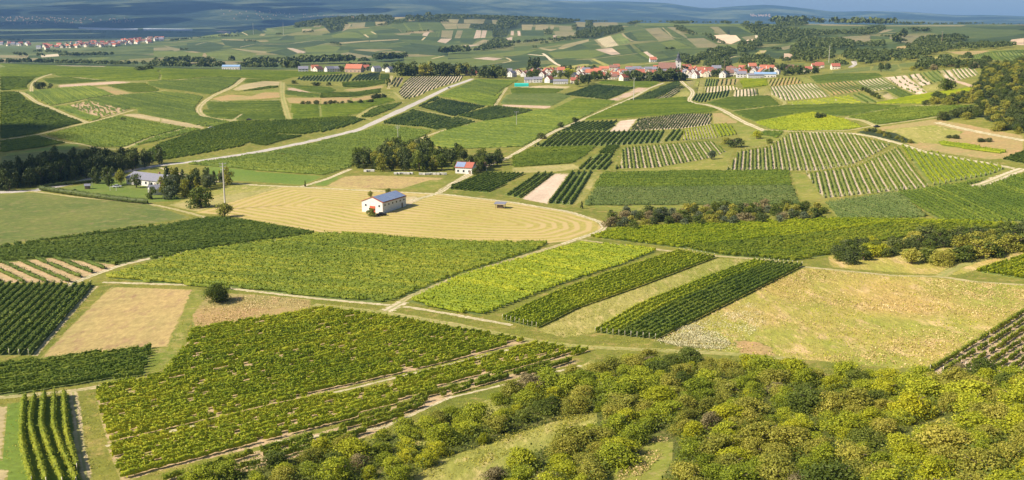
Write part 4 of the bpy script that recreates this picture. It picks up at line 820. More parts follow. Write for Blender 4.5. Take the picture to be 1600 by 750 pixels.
# foreground scrub
at(0, 0, 1)
SCR = "270,775 360,742 430,722 500,706 560,700 620,675 700,655 760,640 830,608 905,590 960,575 1020,562 1130,572 1250,590 1400,596 1465,598 1500,582 1545,592 1600,600 1680,606 1720,800 800,830 300,800"
clr = [np.array(to_world(pts(s))) for s in ("615,770 700,714 760,694 860,658 935,643 940,672 850,706 800,734 740,770 690,790", "890,800 960,750 1000,712 1008,690 1058,688 1056,724 1020,800", "1380,690 1470,650 1500,660 1420,710", "690,668 760,640 800,630 740,660")]
spots = [p for p in scatter(SCR, 620, 4.3) if not any(inside(c, np.array([p[0]]), np.array([p[1]]))[0] for c in clr)]
spots.sort(key=lambda p: -p[1])
scr = []
for x, y in spots:
    px, py = PX(x, y)
    if px < -25 or px > 1625 or py > 790: continue
    scr.append((x, y, px, py))
print('scrub', len(scr), 'of', len(spots))
mw = ['green']*8 + ['olive']*6 + ['yellow']*3 + ['leaf']*2 + ['brown']*1
if len(scr) > 300: scr = [scr[i] for i in sorted(rng.choice(len(scr), 300, replace=False))]
for x, y, px, py in scr:
    m = random.choice(mw if px > 700 or py < 700 else mw + ['green']*4); h = random.choice((1, 1, 1, .7, 1.2)) * random.uniform(3.0, 4.8) * (0.85 if px < 650 else 1)
    if m == 'brown': h *= .8
    band = 'lowest' if py > 715 else 'lower' if py > 675 else 'middle' if py > 635 else 'upper'
    o = tree(x, y, h * random.uniform(1.3, 1.7), h, m, 'bush', 'scrub_bush', '', 'bushes of the scrub slope', 'near', label='x'); scr_l = LABELS.append((o, f"{CN[m]} bush, {band} scrub", px, py))
# low undergrowth between the bushes: nobody could count it
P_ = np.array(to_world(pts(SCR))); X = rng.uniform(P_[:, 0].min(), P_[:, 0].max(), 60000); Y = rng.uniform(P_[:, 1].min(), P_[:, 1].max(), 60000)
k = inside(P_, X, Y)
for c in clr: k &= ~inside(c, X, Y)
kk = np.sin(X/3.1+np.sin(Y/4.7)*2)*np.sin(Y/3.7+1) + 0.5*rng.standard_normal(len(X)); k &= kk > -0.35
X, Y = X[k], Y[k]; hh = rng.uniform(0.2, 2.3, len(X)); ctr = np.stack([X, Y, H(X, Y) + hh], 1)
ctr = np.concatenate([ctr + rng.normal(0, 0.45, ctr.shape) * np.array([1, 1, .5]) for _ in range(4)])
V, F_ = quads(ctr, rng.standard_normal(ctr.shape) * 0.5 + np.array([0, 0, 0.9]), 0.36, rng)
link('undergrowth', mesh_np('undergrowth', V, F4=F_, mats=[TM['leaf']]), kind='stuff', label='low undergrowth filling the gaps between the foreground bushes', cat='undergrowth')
# weeds and tussocks on the dry meadow and the grass strips
def tussocks(name, region, n, mats, sizes, label, hmax=.5, clump=9):
    P = np.array(to_world(pts(region))); X = rng.uniform(P[:, 0].min(), P[:, 0].max(), n*2); Y = rng.uniform(P[:, 1].min(), P[:, 1].max(), n*2); k = inside(P, X, Y)
    f = np.sin(X/clump+2*np.sin(Y/clump/1.3))*np.sin(Y/clump*.8+X/clump/2.3) + .6*rng.standard_normal(len(X)); k &= f > .35; X, Y = X[k][:n], Y[k][:n]
    c = np.stack([X, Y, H(X, Y) + rng.uniform(.03, hmax, len(X))], 1); V, F_ = quads(c, rng.standard_normal(c.shape)*.6 + np.array([0, 0, .8]), sizes, rng)
    link(name, mesh_np(name, V, F4=F_, mats=[mats]), kind='stuff', label=label, cat='grass')
DG = fol('straw coloured tussocks', [(0.2, (0.30,0.22,0.08)), (0.55, (0.45,0.33,0.13)), (0.85, (0.62,0.50,0.26))], .1); WG = fol('white umbels', [(0.2, (0.40,0.37,0.18)), (0.55, (0.56,0.52,0.32)), (0.85, (0.75,0.70,0.5))], .1)
MEAD = "1257,420 1600,447 1600,482 1460,572 1400,576 1250,561 1130,550 1026,532 1100,494 1180,454"
tussocks('dry_tussocks', MEAD, 26000, DG, .38, 'straw-coloured tussocks across the dry meadow', .35, 11)
tussocks('green_weeds', MEAD, 9000, TM['yellow'], .34, 'green weeds scattered through the dry meadow', .3, 7)
tussocks('white_flowers', "1020,535 1045,512 1100,500 1180,470 1200,500 1150,548 1090,550", 9000, WG, .22, 'white flowering weeds at the left corner of the dry meadow', .4, 4)
tussocks('white_flower_patch', "1026,533 1045,518 1060,512 1085,508 1100,512 1118,520 1135,528 1142,538 1130,546 1100,545 1060,542", 16000, WG, .26, 'dense white flowering patch below the two-toned strip', .4, 3)
tussocks('grass_tussocks', "840,515 1000,450 1120,405 1200,405 1100,437 1000,477 928,520 880,530", 9000, TM['olive'], .3, 'olive tussocks on the strip between the two strip vineyards', .3, 5)
tussocks('bank_tussocks', "303,515 320,470 400,462 484,470 484,482 400,497", 5000, DG, .3, 'dry tussocks on the bank beside the round bush', .4, 4)
tussocks('clearing_grass', "640,742 700,712 760,690 860,655 932,642 925,655 850,682 800,706 740,737 690,752", 9000, TM['olive'], .3, 'rough grass in the left clearing of the scrub', .4, 4)
tussocks('clearing_straw', "900,790 960,745 1000,705 1010,685 1050,682 1035,710 990,760", 5000, DG, .3, 'dry straw in the right clearing of the scrub', .5, 3)
X = rng.uniform(-130, 130, 130000); Y = rng.uniform(165, 330, 130000); k = np.abs(X / Y) < .53
for f in FLD:
    if f['v'] or f['mat'] in ('dirt', 'pale', 'soil', 'scrub', 'mown', 'hay', 'straw', 'dry'): k &= ~inside(f['w'], X, Y)
kk = np.sin(X/5+2*np.sin(Y/6))*np.sin(Y/4.1) + .7*rng.standard_normal(len(X)); k &= kk > .3; X, Y = X[k], Y[k]
ctr = np.stack([X, Y, H(X, Y) + rng.uniform(.02, .22, len(X))], 1); V, F_ = quads(ctr, rng.standard_normal(ctr.shape)*.5 + np.array([0, 0, .9]), .26, rng)
link('verge_grass', mesh_np('verge_grass', V, F4=F_, mats=[TM['olive']]), kind='stuff', label='rough grass tufts along the verges between the near vineyards', cat='grass')
# single trees
def one(px, py, d, h, m, shape, label, name='tree', group=None):
    x, y = G2(px, py); return tree(x, y, d, h, m, shape, name, group=group, label=label)
one(315, 324, 12.5, 11.5, 'leaf', 'bush', 'big round green tree standing alone between the farm garden and the hay field')
one(351, 339, 7.5, 7, 'olive', 'round', 'small open-crowned tree by the pole at the left corner of the hay field')
one(339, 472, 9, 6.5, 'leaf', 'bush', 'round green bush beside the grass track above the dry bank', 'bush')
one(266, 311, 8.5, 8, 'grey', 'bush', 'silvery willow beside the farm garden'); one(237, 311, 6, 7, 'leaf', 'bush', 'small bright tree at the right end of the long garden hedge')
one(213, 293, 6.5, 8, 'dark', 'round', 'round tree on the lawn straight in front of the long grey-roofed bungalow'); one(189, 288, 6.5, 9, 'olive', 'round', 'round tree at the left end of the long grey-roofed bungalow')
one(169, 291, 8, 11, 'dark', 'tall', 'taller dark tree left of the bungalow yard'); one(150, 287, 7, 9, 'dark', 'tall', 'narrow dark tree at the edge of the shaded grove and the lawn'); one(117, 303, 3.4, 3, 'dark', 'bush', 'clipped dark bush on the far left of the lawn', 'bush')
one(1478, 143, 16, 12, 'leaf', 'round', 'big lone round tree right of the pale fallow strips'); one(1278, 186, 8, 6, 'dark', 'bush', 'left one of two dark bushes among bright vineyards', 'bush'); one(1286, 185, 5, 5, 'dark', 'bush', 'right one of two dark bushes among bright vineyards', 'bush')
one(1182, 217, 7, 6, 'yellow', 'round', 'small yellow-green tree on the grassy slope below the gravel road'); one(1112, 249, 6, 6, 'grey', 'round', 'pale small tree on the grass bank under the striped rows'); one(1150, 230, 13, 7, 'dark', 'bush', 'dark spreading thicket right of the striped rows', 'bush'); one(1135, 225, 9, 5, 'olive', 'bush', 'olive thicket at the end of the striped rows', 'bush'); one(1202, 224, 5, 4, 'leaf', 'bush', 'little bush on the slope left of the white track', 'bush')
one(579, 308, 3.4, 3.4, 'olive', 'round', 'left one of two small trees behind the white barn'); one(607, 304, 3.8, 3.6, 'leaf', 'round', 'right one of two small trees behind the white barn'); one(580, 338, 5.5, 4.5, 'leaf', 'bush', 'loose light bush in front of the barn gable', 'bush')
one(477, 292, 1.6, 3.6, 'dark', 'cone', 'slim dark cypress at the track junction left of the brown field', 'cypress'); one(909, 326, 2, 4, 'dark', 'cone', 'slim dark cypress at the left end of the long hedge', 'cypress')
one(410, 97, 16, 15, 'dark', 'round', 'dark round tree above the far treeline left of the hamlet'); one(220, 111, 18, 8, 'dark', 'bush', 'small dark bush on the crest of the left hill', 'bush'); one(233, 109, 26, 9, 'dark', 'bush', 'broad dark thicket on the crest of the left hill', 'bush')
for px, py, n_ in ((898, 191, 'upper'), (876, 199, 'second'), (846, 217, 'lowest')): one(px, py, 7, 5, 'dark', 'bush', f"{n_} dark bush on the verge of the straight gravel road", 'bush')
for px, n_ in ((459, 'leftmost'), (491, 'second'), (497, 'third'), (515, 'last')): one(px, 131 + (px > 490) * 3, 9, 5, 'dark', 'bush', f"{n_} of four bushes in the curved green hollow left of the striped rows", 'bush')
one(607, 137, 8, 13, 'leaf', 'tall', 'tall green tree at the foot of the hollow track'); one(1424, 412, 8, 6, 'olive', 'round', 'free-standing olive orchard tree left of the row on dry grass'); 
one(1412, 58, 30, 22, 'dark', 'round', 'big dark clump of trees in the open plateau field', 'tree'); one(1428, 49, 40, 14, 'dark', 'bush', 'left half of the tree island on the plateau'); one(1446, 49, 40, 14, 'dark', 'bush', 'right half of the tree island on the plateau'); one(1404, 68, 34, 26, 'dark', 'round', 'dark tall tree above the terraced scrub at right')
at(1200, 360, 3.99)
for k, (x, y, d) in enumerate(((1005,195,7), (1080,215,7), (1140,190,6), (1210,190,8), (1240,165,7), (1330,170,9), (1390,165,8), (1440,145,7), (1530,130,9), (1590,120,8))):
    (px, py), = tr([(x, y)]); one(px, py, d * 1.25, d * .8, 'olive' if k % 3 else 'leaf', 'bush', f"{ordn(k+1)} from the left in the row of orchard trees on dry grass", 'orchard_tree', 'orchard trees on the dry bank')
grove("400,200 430,130 560,90 800,95 850,140 640,190 520,210", 26, 3.6, (3, 5), ['dark', 'dark', 'leaf', 'yellow'], 'thicket_bush', 'thicket bush', 'bushes of the dark thicket by the dry bank', ('bush',), 1.3)
grove("850,130 900,60 1000,40 1596,20 1700,30 1700,90 1596,105 1300,110 1000,120", 55, 4.0, (3.5, 6), ['dark', 'dark', 'leaf', 'olive'], 'thicket_bush', 'thicket bush', 'bushes of the dark thicket by the dry bank', ('bush',), 1.3)
at(800, 180, 3.99)
grove("590,700 600,650 700,625 1000,610 1400,590 1750,570 1900,580 1990,640 1700,680 1400,690 1000,700 700,725", 90, 3.4, (3.5, 5.5), ['dark', 'leaf', 'leaf', 'olive', 'olive', 'brown', 'grey'], 'hedge_bush', 'bush in wide hedge', 'bushes of the wide hedge', ('bush',), 1.2)
at(1200, 180, 3.99)
avenue("560,110 640,95 720,120 800,150 870,170 930,180", 14, (2, 3.2), ['dark', 'olive'], 'bank_bush', 'low bank bush', 'low bushes on the scrubby bank', ('bush',), 1.5); avenue("1100,140 1210,150", 3, (2, 3), ['dark'], 'bank_bush', 'low meadow bush', 'low bushes on the scrubby bank', ('bush',), 1.6); avenue("1290,165 1370,170", 3, (2, 3), ['dark'], 'bank_bush', 'low meadow bush', 'low bushes on the scrubby bank', ('bush',), 1.6)
# right hillside thicket
at(1300, 90, 5.333)
grove("770,395 840,350 1000,330 1200,300 1215,210 1300,90 1450,60 1600,30 1760,60 1760,800 1600,640 1340,610 1400,560 1250,500 1080,520 890,525 1000,470 1190,450 1260,400", 300, 5.0, (4.5, 7.5), ['dark']*4 + ['leaf', 'olive', 'olive'], 'hillside_shrub', 'hillside shrub', 'shrubs of the dark hillside', ('bush',), 1.35, 'mid')
grove("600,120 640,80 900,50 1230,60 1300,80 1240,100 900,105", 26, 9, (5, 8), ['dark', 'olive', 'brown', 'dark'], 'hillside_shrub', 'shrub beyond terraced rows', 'shrubs of the dark hillside', ('bush',), 1.4, 'mid')
avenue("400,120 440,110 480,115", 3, (9, 12), ['dark'], 'tree', 'tree by soil strips', None); avenue("270,270 330,320 430,350", 7, (4, 5), ['dark', 'leaf'], 'bank_bush', 'bush between vineyards', 'low bushes on the scrubby bank', ('bush',), 1.2)
# shaded grove at the left road
at(0, 220, 5.333)
GL = 'trees of the shaded grove'
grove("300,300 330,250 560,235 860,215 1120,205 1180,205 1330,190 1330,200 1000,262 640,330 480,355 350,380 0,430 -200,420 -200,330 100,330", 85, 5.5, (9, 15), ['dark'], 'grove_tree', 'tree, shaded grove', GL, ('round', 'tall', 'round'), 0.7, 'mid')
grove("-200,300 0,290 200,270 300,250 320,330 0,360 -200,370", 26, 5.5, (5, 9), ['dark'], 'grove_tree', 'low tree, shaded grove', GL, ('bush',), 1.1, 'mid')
at(250, 220, 5.333)
grove("10,440 60,330 200,330 330,340 560,330 600,360 440,400 380,410 200,470 60,490", 34, 4.5, (6, 10), ['dark', 'dark', 'olive', 'grey'], 'garden_tree', 'garden tree', 'trees behind the long bungalow', ('round', 'tall', 'cone'), 0.75)
at(400, 180, 3.99)
GC = 'trees of the square grove by the farmstead'
grove("605,345 640,300 800,262 830,225 1040,235 1130,255 1125,355 850,352", 58, 5.0, (8, 13), ['dark', 'dark', 'leaf', 'olive'], 'grove_tree', 'tree in square grove', GC, ('round', 'tall', 'bush'), 0.8)
grove("1130,250 1330,262 1330,285 1240,290 1190,345 1140,350", 12, 5, (6, 11), ['dark', 'leaf'], 'grove_tree', 'tree by farmhouse wall', GC, ('round', 'tall'), 0.8); grove("1340,330 1400,300 1530,270 1540,300 1400,350 1320,360", 14, 4.5, (6, 10), ['dark', 'dark', 'leaf'], 'grove_tree', 'tree by farm lane', GC, ('round', 'tall'), 0.8)
# village and hamlet trees
at(500, 90, 5.333)
GV_ = 'trees along the village edge'
avenue("610,148 700,152 800,148", 8, (15, 24), ['dark', 'leaf'], 'village_tree', 'tree above striped rows', GV_, ('round', 'bush'), 1.0, 6); avenue("850,150 1000,152 1250,150", 16, (15, 22), ['dark', 'olive', 'dark'], 'village_tree', 'tree by road top', GV_, ('round', 'bush'), 1.0, 6); avenue("1300,165 1380,168 1530,170", 9, (12, 20), ['dark', 'leaf'], 'village_tree', 'tree before the village', GV_, ('round',), .9, 8)
avenue("150,120 400,118", 7, (9, 12), ['dark'], 'village_tree', 'tree behind the hamlet', GV_, ('round',), 1, 5); avenue("540,120 620,100", 3, (13, 17), ['dark'], 'village_tree', 'tree right of the hamlet', GV_, ('round',), .9, 5)
at(750, 90, 5.333)
avenue("0,170 200,175", 6, (10, 16), ['dark'], 'village_tree', 'tree before the village', GV_, ('round',), .9, 8); avenue("410,108 480,108", 3, (20, 26), ['dark'], 'village_tree', 'conifer among orange roofs', GV_, ('cone', 'tall'), .8, 3); avenue("310,185 410,180 480,150", 7, (8, 13), ['dark', 'leaf'], 'village_tree', 'tree by orange roofs', GV_, ('round',), 1, 5)
avenue("600,170 720,180 770,160", 6, (10, 15), ['leaf', 'yellow', 'dark'], 'village_tree', 'tree by orange roofs', GV_, ('round',), 1, 5); avenue("780,245 860,240 910,190", 7, (8, 15), ['dark', 'leaf'], 'village_tree', 'tree by long hall', GV_, ('round',), 1, 5); avenue("930,190 1060,190", 7, (8, 14), ['dark', 'leaf'], 'village_tree', 'tree, village middle', GV_, ('round',), 1, 5)
avenue("1220,190 1400,195 1600,195 1660,190", 20, (11, 19), ['dark', 'dark', 'leaf'], 'village_tree', 'tree, village edge', GV_, ('round', 'bush'), 1, 7); avenue("600,115 800,110 950,105", 9, (7, 12), ['dark', 'leaf'], 'village_tree', 'tree behind the village', GV_, ('round',), 1, 8)
at(1000, 90, 5.333)
avenue("160,120 270,125 380,130", 7, (9, 14), ['dark', 'leaf'], 'village_tree', 'churchyard tree', GV_, ('round',), 1, 8); avenue("0,195 120,200 290,190", 11, (11, 18), ['dark'], 'village_tree', 'tree below the church', GV_, ('round', 'bush'), 1, 6); avenue("580,160 690,160", 6, (8, 12), ['dark'], 'village_tree', 'tree between village halves', GV_, ('round',), 1, 5)
avenue("640,110 700,95 760,90", 6, (9, 14), ['dark'], 'village_tree', 'tree behind village', GV_, ('round',), 1, 8); avenue("880,130 950,130", 3, (9, 12), ['leaf'], 'village_tree', 'tree among houses', GV_, ('round',), 1, 5); avenue("1040,150 1250,150 1300,140 1480,130", 14, (8, 14), ['dark', 'leaf'], 'village_tree', 'tree past the village', GV_, ('round', 'bush'), 1, 8)
avenue("360,60 460,60", 4, (14, 19), ['dark'], 'village_tree', 'tree above roofs', GV_, ('round',), 1, 8); avenue("1100,110 1220,120", 5, (9, 13), ['dark'], 'village_tree', 'tree past the village', GV_, ('round',), 1, 8)
at(0, 90, 5.333)
one(60, 137, 16, 7, 'dark', 'bush', 'x') if False else None
avenue("290,255 340,262 450,258", 6, (6, 9), ['dark'], 'knoll_tree', 'tree in dark clump', 'trees of the dark clump on the left hill', ('round', 'bush'), 1.2, 3)
at(250, 90, 5.333)
avenue("1160,388 1350,392 1600,385 1800,380", 16, (2.5, 5), ['dark'], 'bank_bush', 'brown bank bush', 'bushes along the brown bank', ('bush',), 1.3); avenue("1780,350 1880,338", 5, (5, 7), ['dark'], 'bank_bush', 'tall brown bank bush', 'bushes along the brown bank', ('bush',), 1.2)
# ---- far woods: one mass of leaf clumps
FW = []
def far_wood(region, spacing, hr, q=1.0):
    spacing *= .85; P = np.array(to_world(tr(pts(region)))); x0, y0 = P.min(0); x1, y1 = P.max(0)
    n = int((x1-x0)*(y1-y0) / spacing**2); X = rng.uniform(x0, x1, n); Y = rng.uniform(y0, y1, n); k = inside(P, X, Y)
    for x, y in zip(X[k], Y[k]): FW.append((x, y, random.uniform(*hr)))
def far_line(line, n, hr, jit=6):
    P = np.array(to_world(tr(pts(line)), False, 4)); s = np.concatenate([[0], np.cumsum(np.hypot(*np.diff(P, axis=0).T))])
    for k in range(n): t = s[-1] * random.random(); FW.append((np.interp(t, s, P[:, 0]) + random.uniform(-jit, jit), np.interp(t, s, P[:, 1]) + random.uniform(-jit, jit), random.uniform(*hr)))
at(460, 10, 6.667); YMAX[0] = 6000
far_wood("0,160 200,115 460,80 700,55 1000,80 1040,140 980,190 850,160 560,165 520,250 400,270 300,210 0,230", 19, (9, 15)); far_wood("1160,90 1600,75 1600,170 1160,160", 19, (9, 14)); far_wood("980,190 1160,130 1180,175 980,200", 19, (7, 11)); far_wood("350,385 480,395 500,425 400,400", 16, (7, 11)); far_line("830,210 980,190", 25, (6, 10))
far_line("40,605 300,600 570,595", 70, (14, 24)); far_line("860,578 1140,560", 45, (14, 24)); far_line("690,585 770,583", 10, (9, 14)); far_line("1180,275 1400,260", 14, (6, 9)); far_line("700,45 700,55", 3, (16, 22)); far_line("1390,80 1420,80", 4, (22, 28)); far_line("100,275 200,270", 20, (6, 9)); far_line("0,140 460,75", 90, (9, 14), 20); far_line("560,640 760,632", 20, (9, 13))
at(680, 10, 6.667)
far_wood("0,75 460,60 800,75 1050,105 1530,125 1480,160 1300,190 1200,185 1040,190 1000,180 900,188 790,230 660,240 650,185 660,140 500,140 520,132 250,135 60,125 0,160", 19, (10, 17)); far_wood("520,190 590,190 660,240 780,200 740,320 600,325 590,250 370,240 380,195 500,195", 17, (6, 11)); far_wood("560,380 640,340 740,370 800,400 760,430 640,450 520,450 440,470", 15, (9, 14))
far_line("80,500 200,490 330,490", 50, (14, 24)); far_line("420,470 560,455 780,430", 45, (8, 14)); far_line("780,395 1000,380 1270,355 1500,330", 60, (8, 13)); far_line("1120,395 1600,320", 60, (6, 11)); far_line("1015,437 1035,437", 3, (8, 11)); far_line("0,75 800,70 1530,125", 160, (10, 16), 15); far_wood("1130,250 1230,255 1210,300 1140,300", 16, (7, 10)); far_wood("1430,205 1470,205 1470,250 1430,252", 14, (7, 10))
at(900, 10, 6.667)
far_wood("560,190 700,135 1100,110 1310,125 1320,150 700,155 570,200", 17, (9, 14)); far_line("0,140 200,140 350,140", 40, (8, 12)); far_wood("0,285 180,225 300,230 470,215 500,265 330,310 180,335 0,330", 15, (7, 12)); far_wood("110,160 170,165 160,220 100,225", 14, (7, 12)); far_wood("1010,205 1100,215 1180,265 1270,305 1200,305 1070,265", 12, (6, 9)); far_line("1340,300 1450,370 1550,400", 35, (7, 11)); far_line("560,192 860,135 1310,128", 90, (9, 14), 15)
far_line("940,462 990,460", 8, (7, 9)); far_wood("1260,545 1400,470 1600,450 1600,530 1450,560 1300,580", 14, (8, 13)); far_wood("1110,595 1150,570 1230,580 1240,610 1120,615", 11, (10, 15)); far_line("1320,140 1600,150", 40, (8, 12)); far_line("1080,520 1160,525", 8, (6, 8)); far_wood("1450,560 1600,540 1600,600 1480,640 1300,640", 16, (7, 11))
at(1120, 10, 6.667)
far_line("0,150 300,152 530,155", 60, (10, 14)); far_line("540,168 620,166 900,170 1000,172", 44, (22, 34), 10); far_line("1030,178 1130,178", 10, (18, 28), 8); far_line("1170,192 1400,193 1600,197", 30, (20, 32), 8); far_wood("250,205 430,210 600,225 880,270 1000,300 880,330 740,390 640,400 420,385 430,350 380,290", 15, (8, 14)); far_wood("620,185 940,180 950,200 780,215 640,220", 15, (9, 14)); far_wood("890,260 1300,280 1560,240 1600,260 1600,310 1280,300 1000,310", 15, (8, 13))
far_wood("850,350 950,345 1300,370 1430,400 1410,460 1180,460 880,440 830,400", 14, (9, 14)); far_wood("210,470 260,400 430,380 460,430 380,480 240,500", 13, (9, 14)); far_wood("0,470 180,465 200,510 0,560", 13, (8, 13)); far_wood("780,470 870,440 900,480 870,500", 12, (10, 16)); far_wood("790,500 1000,480 1200,490 1220,560 940,590 780,585", 13, (9, 14)); far_wood("240,520 540,550 600,620 540,640 200,620 260,560", 14, (8, 13)); far_wood("610,560 790,560 780,590 620,590", 13, (7, 10))
far_wood("1300,500 1440,480 1600,500 1600,600 1400,580 1320,560", 13, (9, 14)); far_line("1440,400 1600,430", 20, (8, 12)); far_line("1280,605 1330,635", 8, (8, 12)); far_wood("1480,570 1600,570 1600,620 1500,620", 12, (8, 12)); far_line("600,455 680,460", 10, (6, 9))
at(1360, 10, 6.667)
far_line("0,195 250,198", 34, (18, 28), 8); far_line("250,190 560,192", 30, (9, 14)); far_line("560,192 1170,185", 90, (7, 10)); far_line("1170,190 1600,190", 30, (4, 6)); far_wood("0,230 140,225 150,250 60,290 0,295", 14, (8, 12)); far_line("90,320 240,325", 12, (5, 8)); far_wood("0,400 140,390 150,430 0,440", 12, (8, 12)); far_line("240,385 340,375", 12, (8, 12))
far_wood("460,400 520,345 740,340 860,320 1020,350 900,380 700,400 480,440", 13, (8, 13)); far_wood("380,430 700,400 860,430 830,480 640,510 400,500", 13, (8, 12)); far_wood("700,420 1080,400 1400,410 1520,430 1250,460 1000,465 720,460", 13, (7, 11)); far_wood("60,520 150,480 400,490 640,490 600,550 300,590 50,600 0,580", 13, (8, 13)); far_wood("490,630 560,580 700,600 860,590 900,640 500,670", 10, (8, 12)); far_wood("900,640 960,590 1150,620 1180,560 1250,570 1200,640", 10, (6, 9)); far_wood("920,560 1030,520 1060,560 940,565", 10, (7, 10)); far_wood("730,560 810,560 820,590 740,590", 9, (8, 11)); far_wood("0,500 50,500 50,560 0,570", 10, (8, 12))
YMAX[0] = 1e9; at(240, 10, 6.667)
far_line("0,640 100,640 340,645 640,648 720,650", 90, (10, 17), 12); far_line("100,610 340,600 560,610", 60, (13, 21), 14); far_line("920,650 1240,655", 40, (10, 16), 8); far_line("980,625 1200,610 1400,610 1600,605", 60, (13, 21), 8); far_line("1360,670 1420,672", 5, (16, 22), 3); far_line("1450,675 1510,675", 6, (15, 20), 3); far_line("790,585 830,585", 5, (14, 20), 3)
far_line("180,365 280,355 410,340", 26, (8, 13), 6); far_line("450,330 640,328", 24, (5, 8), 5); far_line("690,320 910,316", 24, (7, 13), 5); far_line("960,370 1060,375", 10, (7, 10), 4); far_line("1270,300 1330,298", 8, (8, 11), 4); far_line("280,465 340,460", 8, (8, 11), 3); far_line("560,565 600,560", 5, (8, 12), 3)
at(0, 0, 3.99)
far_line("0,398 120,396", 26, (9, 14), 8); far_line("160,398 330,400", 36, (10, 16), 8); far_line("350,402 560,405", 44, (9, 15), 8); far_line("600,408 900,412", 60, (9, 14), 8); far_line("240,330 440,340", 28, (10, 16), 10); far_line("380,355 690,350", 60, (10, 15), 12); far_line("90,345 150,360", 8, (12, 17), 5); far_line("240,355 270,360", 5, (12, 16), 5); far_line("0,250 140,255", 40, (8, 12), 10); far_line("480,240 700,235", 30, (8, 12), 20); far_line("0,200 1200,205", 130, (8, 13), 90); far_line("240,290 420,300 740,300", 40, (7, 11), 12); far_line("740,760 740,760", 1, (5, 6))
FW = np.array(FW); print('far wood trees', len(FW))
Vs = []; Fs = []; b = 0
for x, y, h in FW:
    if y < 1200: k_, sz = 60, 0.20 * h
    else: k_, sz = (34, 0.26 * h) if y < 2400 else (16, 0.36 * h)
    d = rng.standard_normal((k_, 3)); d /= np.linalg.norm(d, axis=1, keepdims=True); d[:, 2] = np.abs(d[:, 2]) * .9 - .15
    c = np.array([x, y, float(H(x, y)) + 0.42*h]) + d * np.array([.42, .42, .5]) * h * rng.uniform(.75, 1.05, (k_, 1))
    V, F_ = quads(c, d, sz, rng); Vs.append(V); Fs.append(F_ + b); b += len(V)
link('far_woods', mesh_np('far_woods', np.concatenate(Vs), F4=np.concatenate(Fs), mats=[TM['dark']]), kind='stuff', label='dark woods and treelines on the far hills and the plain', cat='woods')
at(0, 0, 1)
one(742, 273, 4.5, 4.5, 'leaf', 'bush', 'round bush in front of the right corner of the white farmhouse', 'bush'); one(712, 269, 4.5, 6.5, 'leaf', 'round', 'tree touching the left wall of the white farmhouse'); one(750, 268, 5, 7, 'dark', 'round', 'dark tree hiding the right end of the white farmhouse')
# ------------------------------------------------------------------ buildings
class MB:
    def __init__(s): s.v = []; s.f = []
    def box(s, x0, x1, y0, y1, z0, z1):
        n = len(s.v); s.v += [(x0,y0,z0),(x1,y0,z0),(x1,y1,z0),(x0,y1,z0),(x0,y0,z1),(x1,y0,z1),(x1,y1,z1),(x0,y1,z1)]
        s.f += [(n,n+3,n+2,n+1),(n+4,n+5,n+6,n+7),(n,n+1,n+5,n+4),(n+1,n+2,n+6,n+5),(n+2,n+3,n+7,n+6),(n+3,n,n+4,n+7)]; return s
    def prism(s, prof, x0, x1):
        """profile in (y, z) swept along x"""
        n = len(s.v); k = len(prof); s.v += [(x0, y, z) for y, z in prof] + [(x1, y, z) for y, z in prof]
        s.f += [tuple(n+i for i in range(k))[::-1], tuple(n+k+i for i in range(k))] + [(n+i, n+(i+1) % k, n+k+(i+1) % k, n+k+i) for i in range(k)]; return s
    def cyl(s, p, q, r0, r1, m=8):
        p, q = np.array(p, float), np.array(q, float); d = q-p; d /= np.linalg.norm(d); a = np.cross(d, (.31, .9, .2)); a /= np.linalg.norm(a); b = np.cross(d, a); n = len(s.v)
        for c, r in ((p, r0), (q, r1)): s.v += [tuple(c + r*(math.cos(6.2832*i/m)*a + math.sin(6.2832*i/m)*b)) for i in range(m)]
        s.f += [(n+i, n+(i+1) % m, n+m+(i+1) % m, n+m+i) for i in range(m)] + [tuple(n+i for i in range(m))[::-1], tuple(n+m+i for i in range(m))]; return s
    def mk(s, name, mat, parent=None):
        me = bpy.data.meshes.new(name); me.from_pydata(s.v, [], s.f); me.materials.append(mat); me.update()
        return link(name, me, parent)
def roof_slabs(L, Wd, h, rise, t=0.22, over=0.5):
    sl = rise / (Wd/2); e = over * sl
    return MB().prism([(-Wd/2-over, h-e), (0, h+rise), (0, h+rise+t), (-Wd/2-over, h-e+t)][::-1], -L/2-over*.7, L/2+over*.7), MB().prism([(0, h+rise), (Wd/2+over, h-e), (Wd/2+over, h-e+t), (0, h+rise+t)][::-1], -L/2-over*.7, L/2+over*.7)
def window(parent, x, y, z, w, h, axis, sgn):
    """frame standing proud of the wall, glass as its sub-part"""
    f = MB(); g = MB(); t = 0.06
    if axis == 'y': f.box(x-w/2-.08, x+w/2+.08, min(y, y+sgn*t), max(y, y+sgn*t), z-.08, z+h+.08); g.box(x-w/2, x+w/2, min(y+sgn*t, y+sgn*(t+.03)), max(y+sgn*t, y+sgn*(t+.03)), z, z+h)
    else: f.box(min(x, x+sgn*t), max(x, x+sgn*t), y-w/2-.08, y+w/2+.08, z-.08, z+h+.08); g.box(min(x+sgn*t, x+sgn*(t+.03)), max(x+sgn*t, x+sgn*(t+.03)), y-w/2, y+w/2, z, z+h)
    o = f.mk('window', M['frame'], parent); g.mk('pane', M['glass'], o); return o
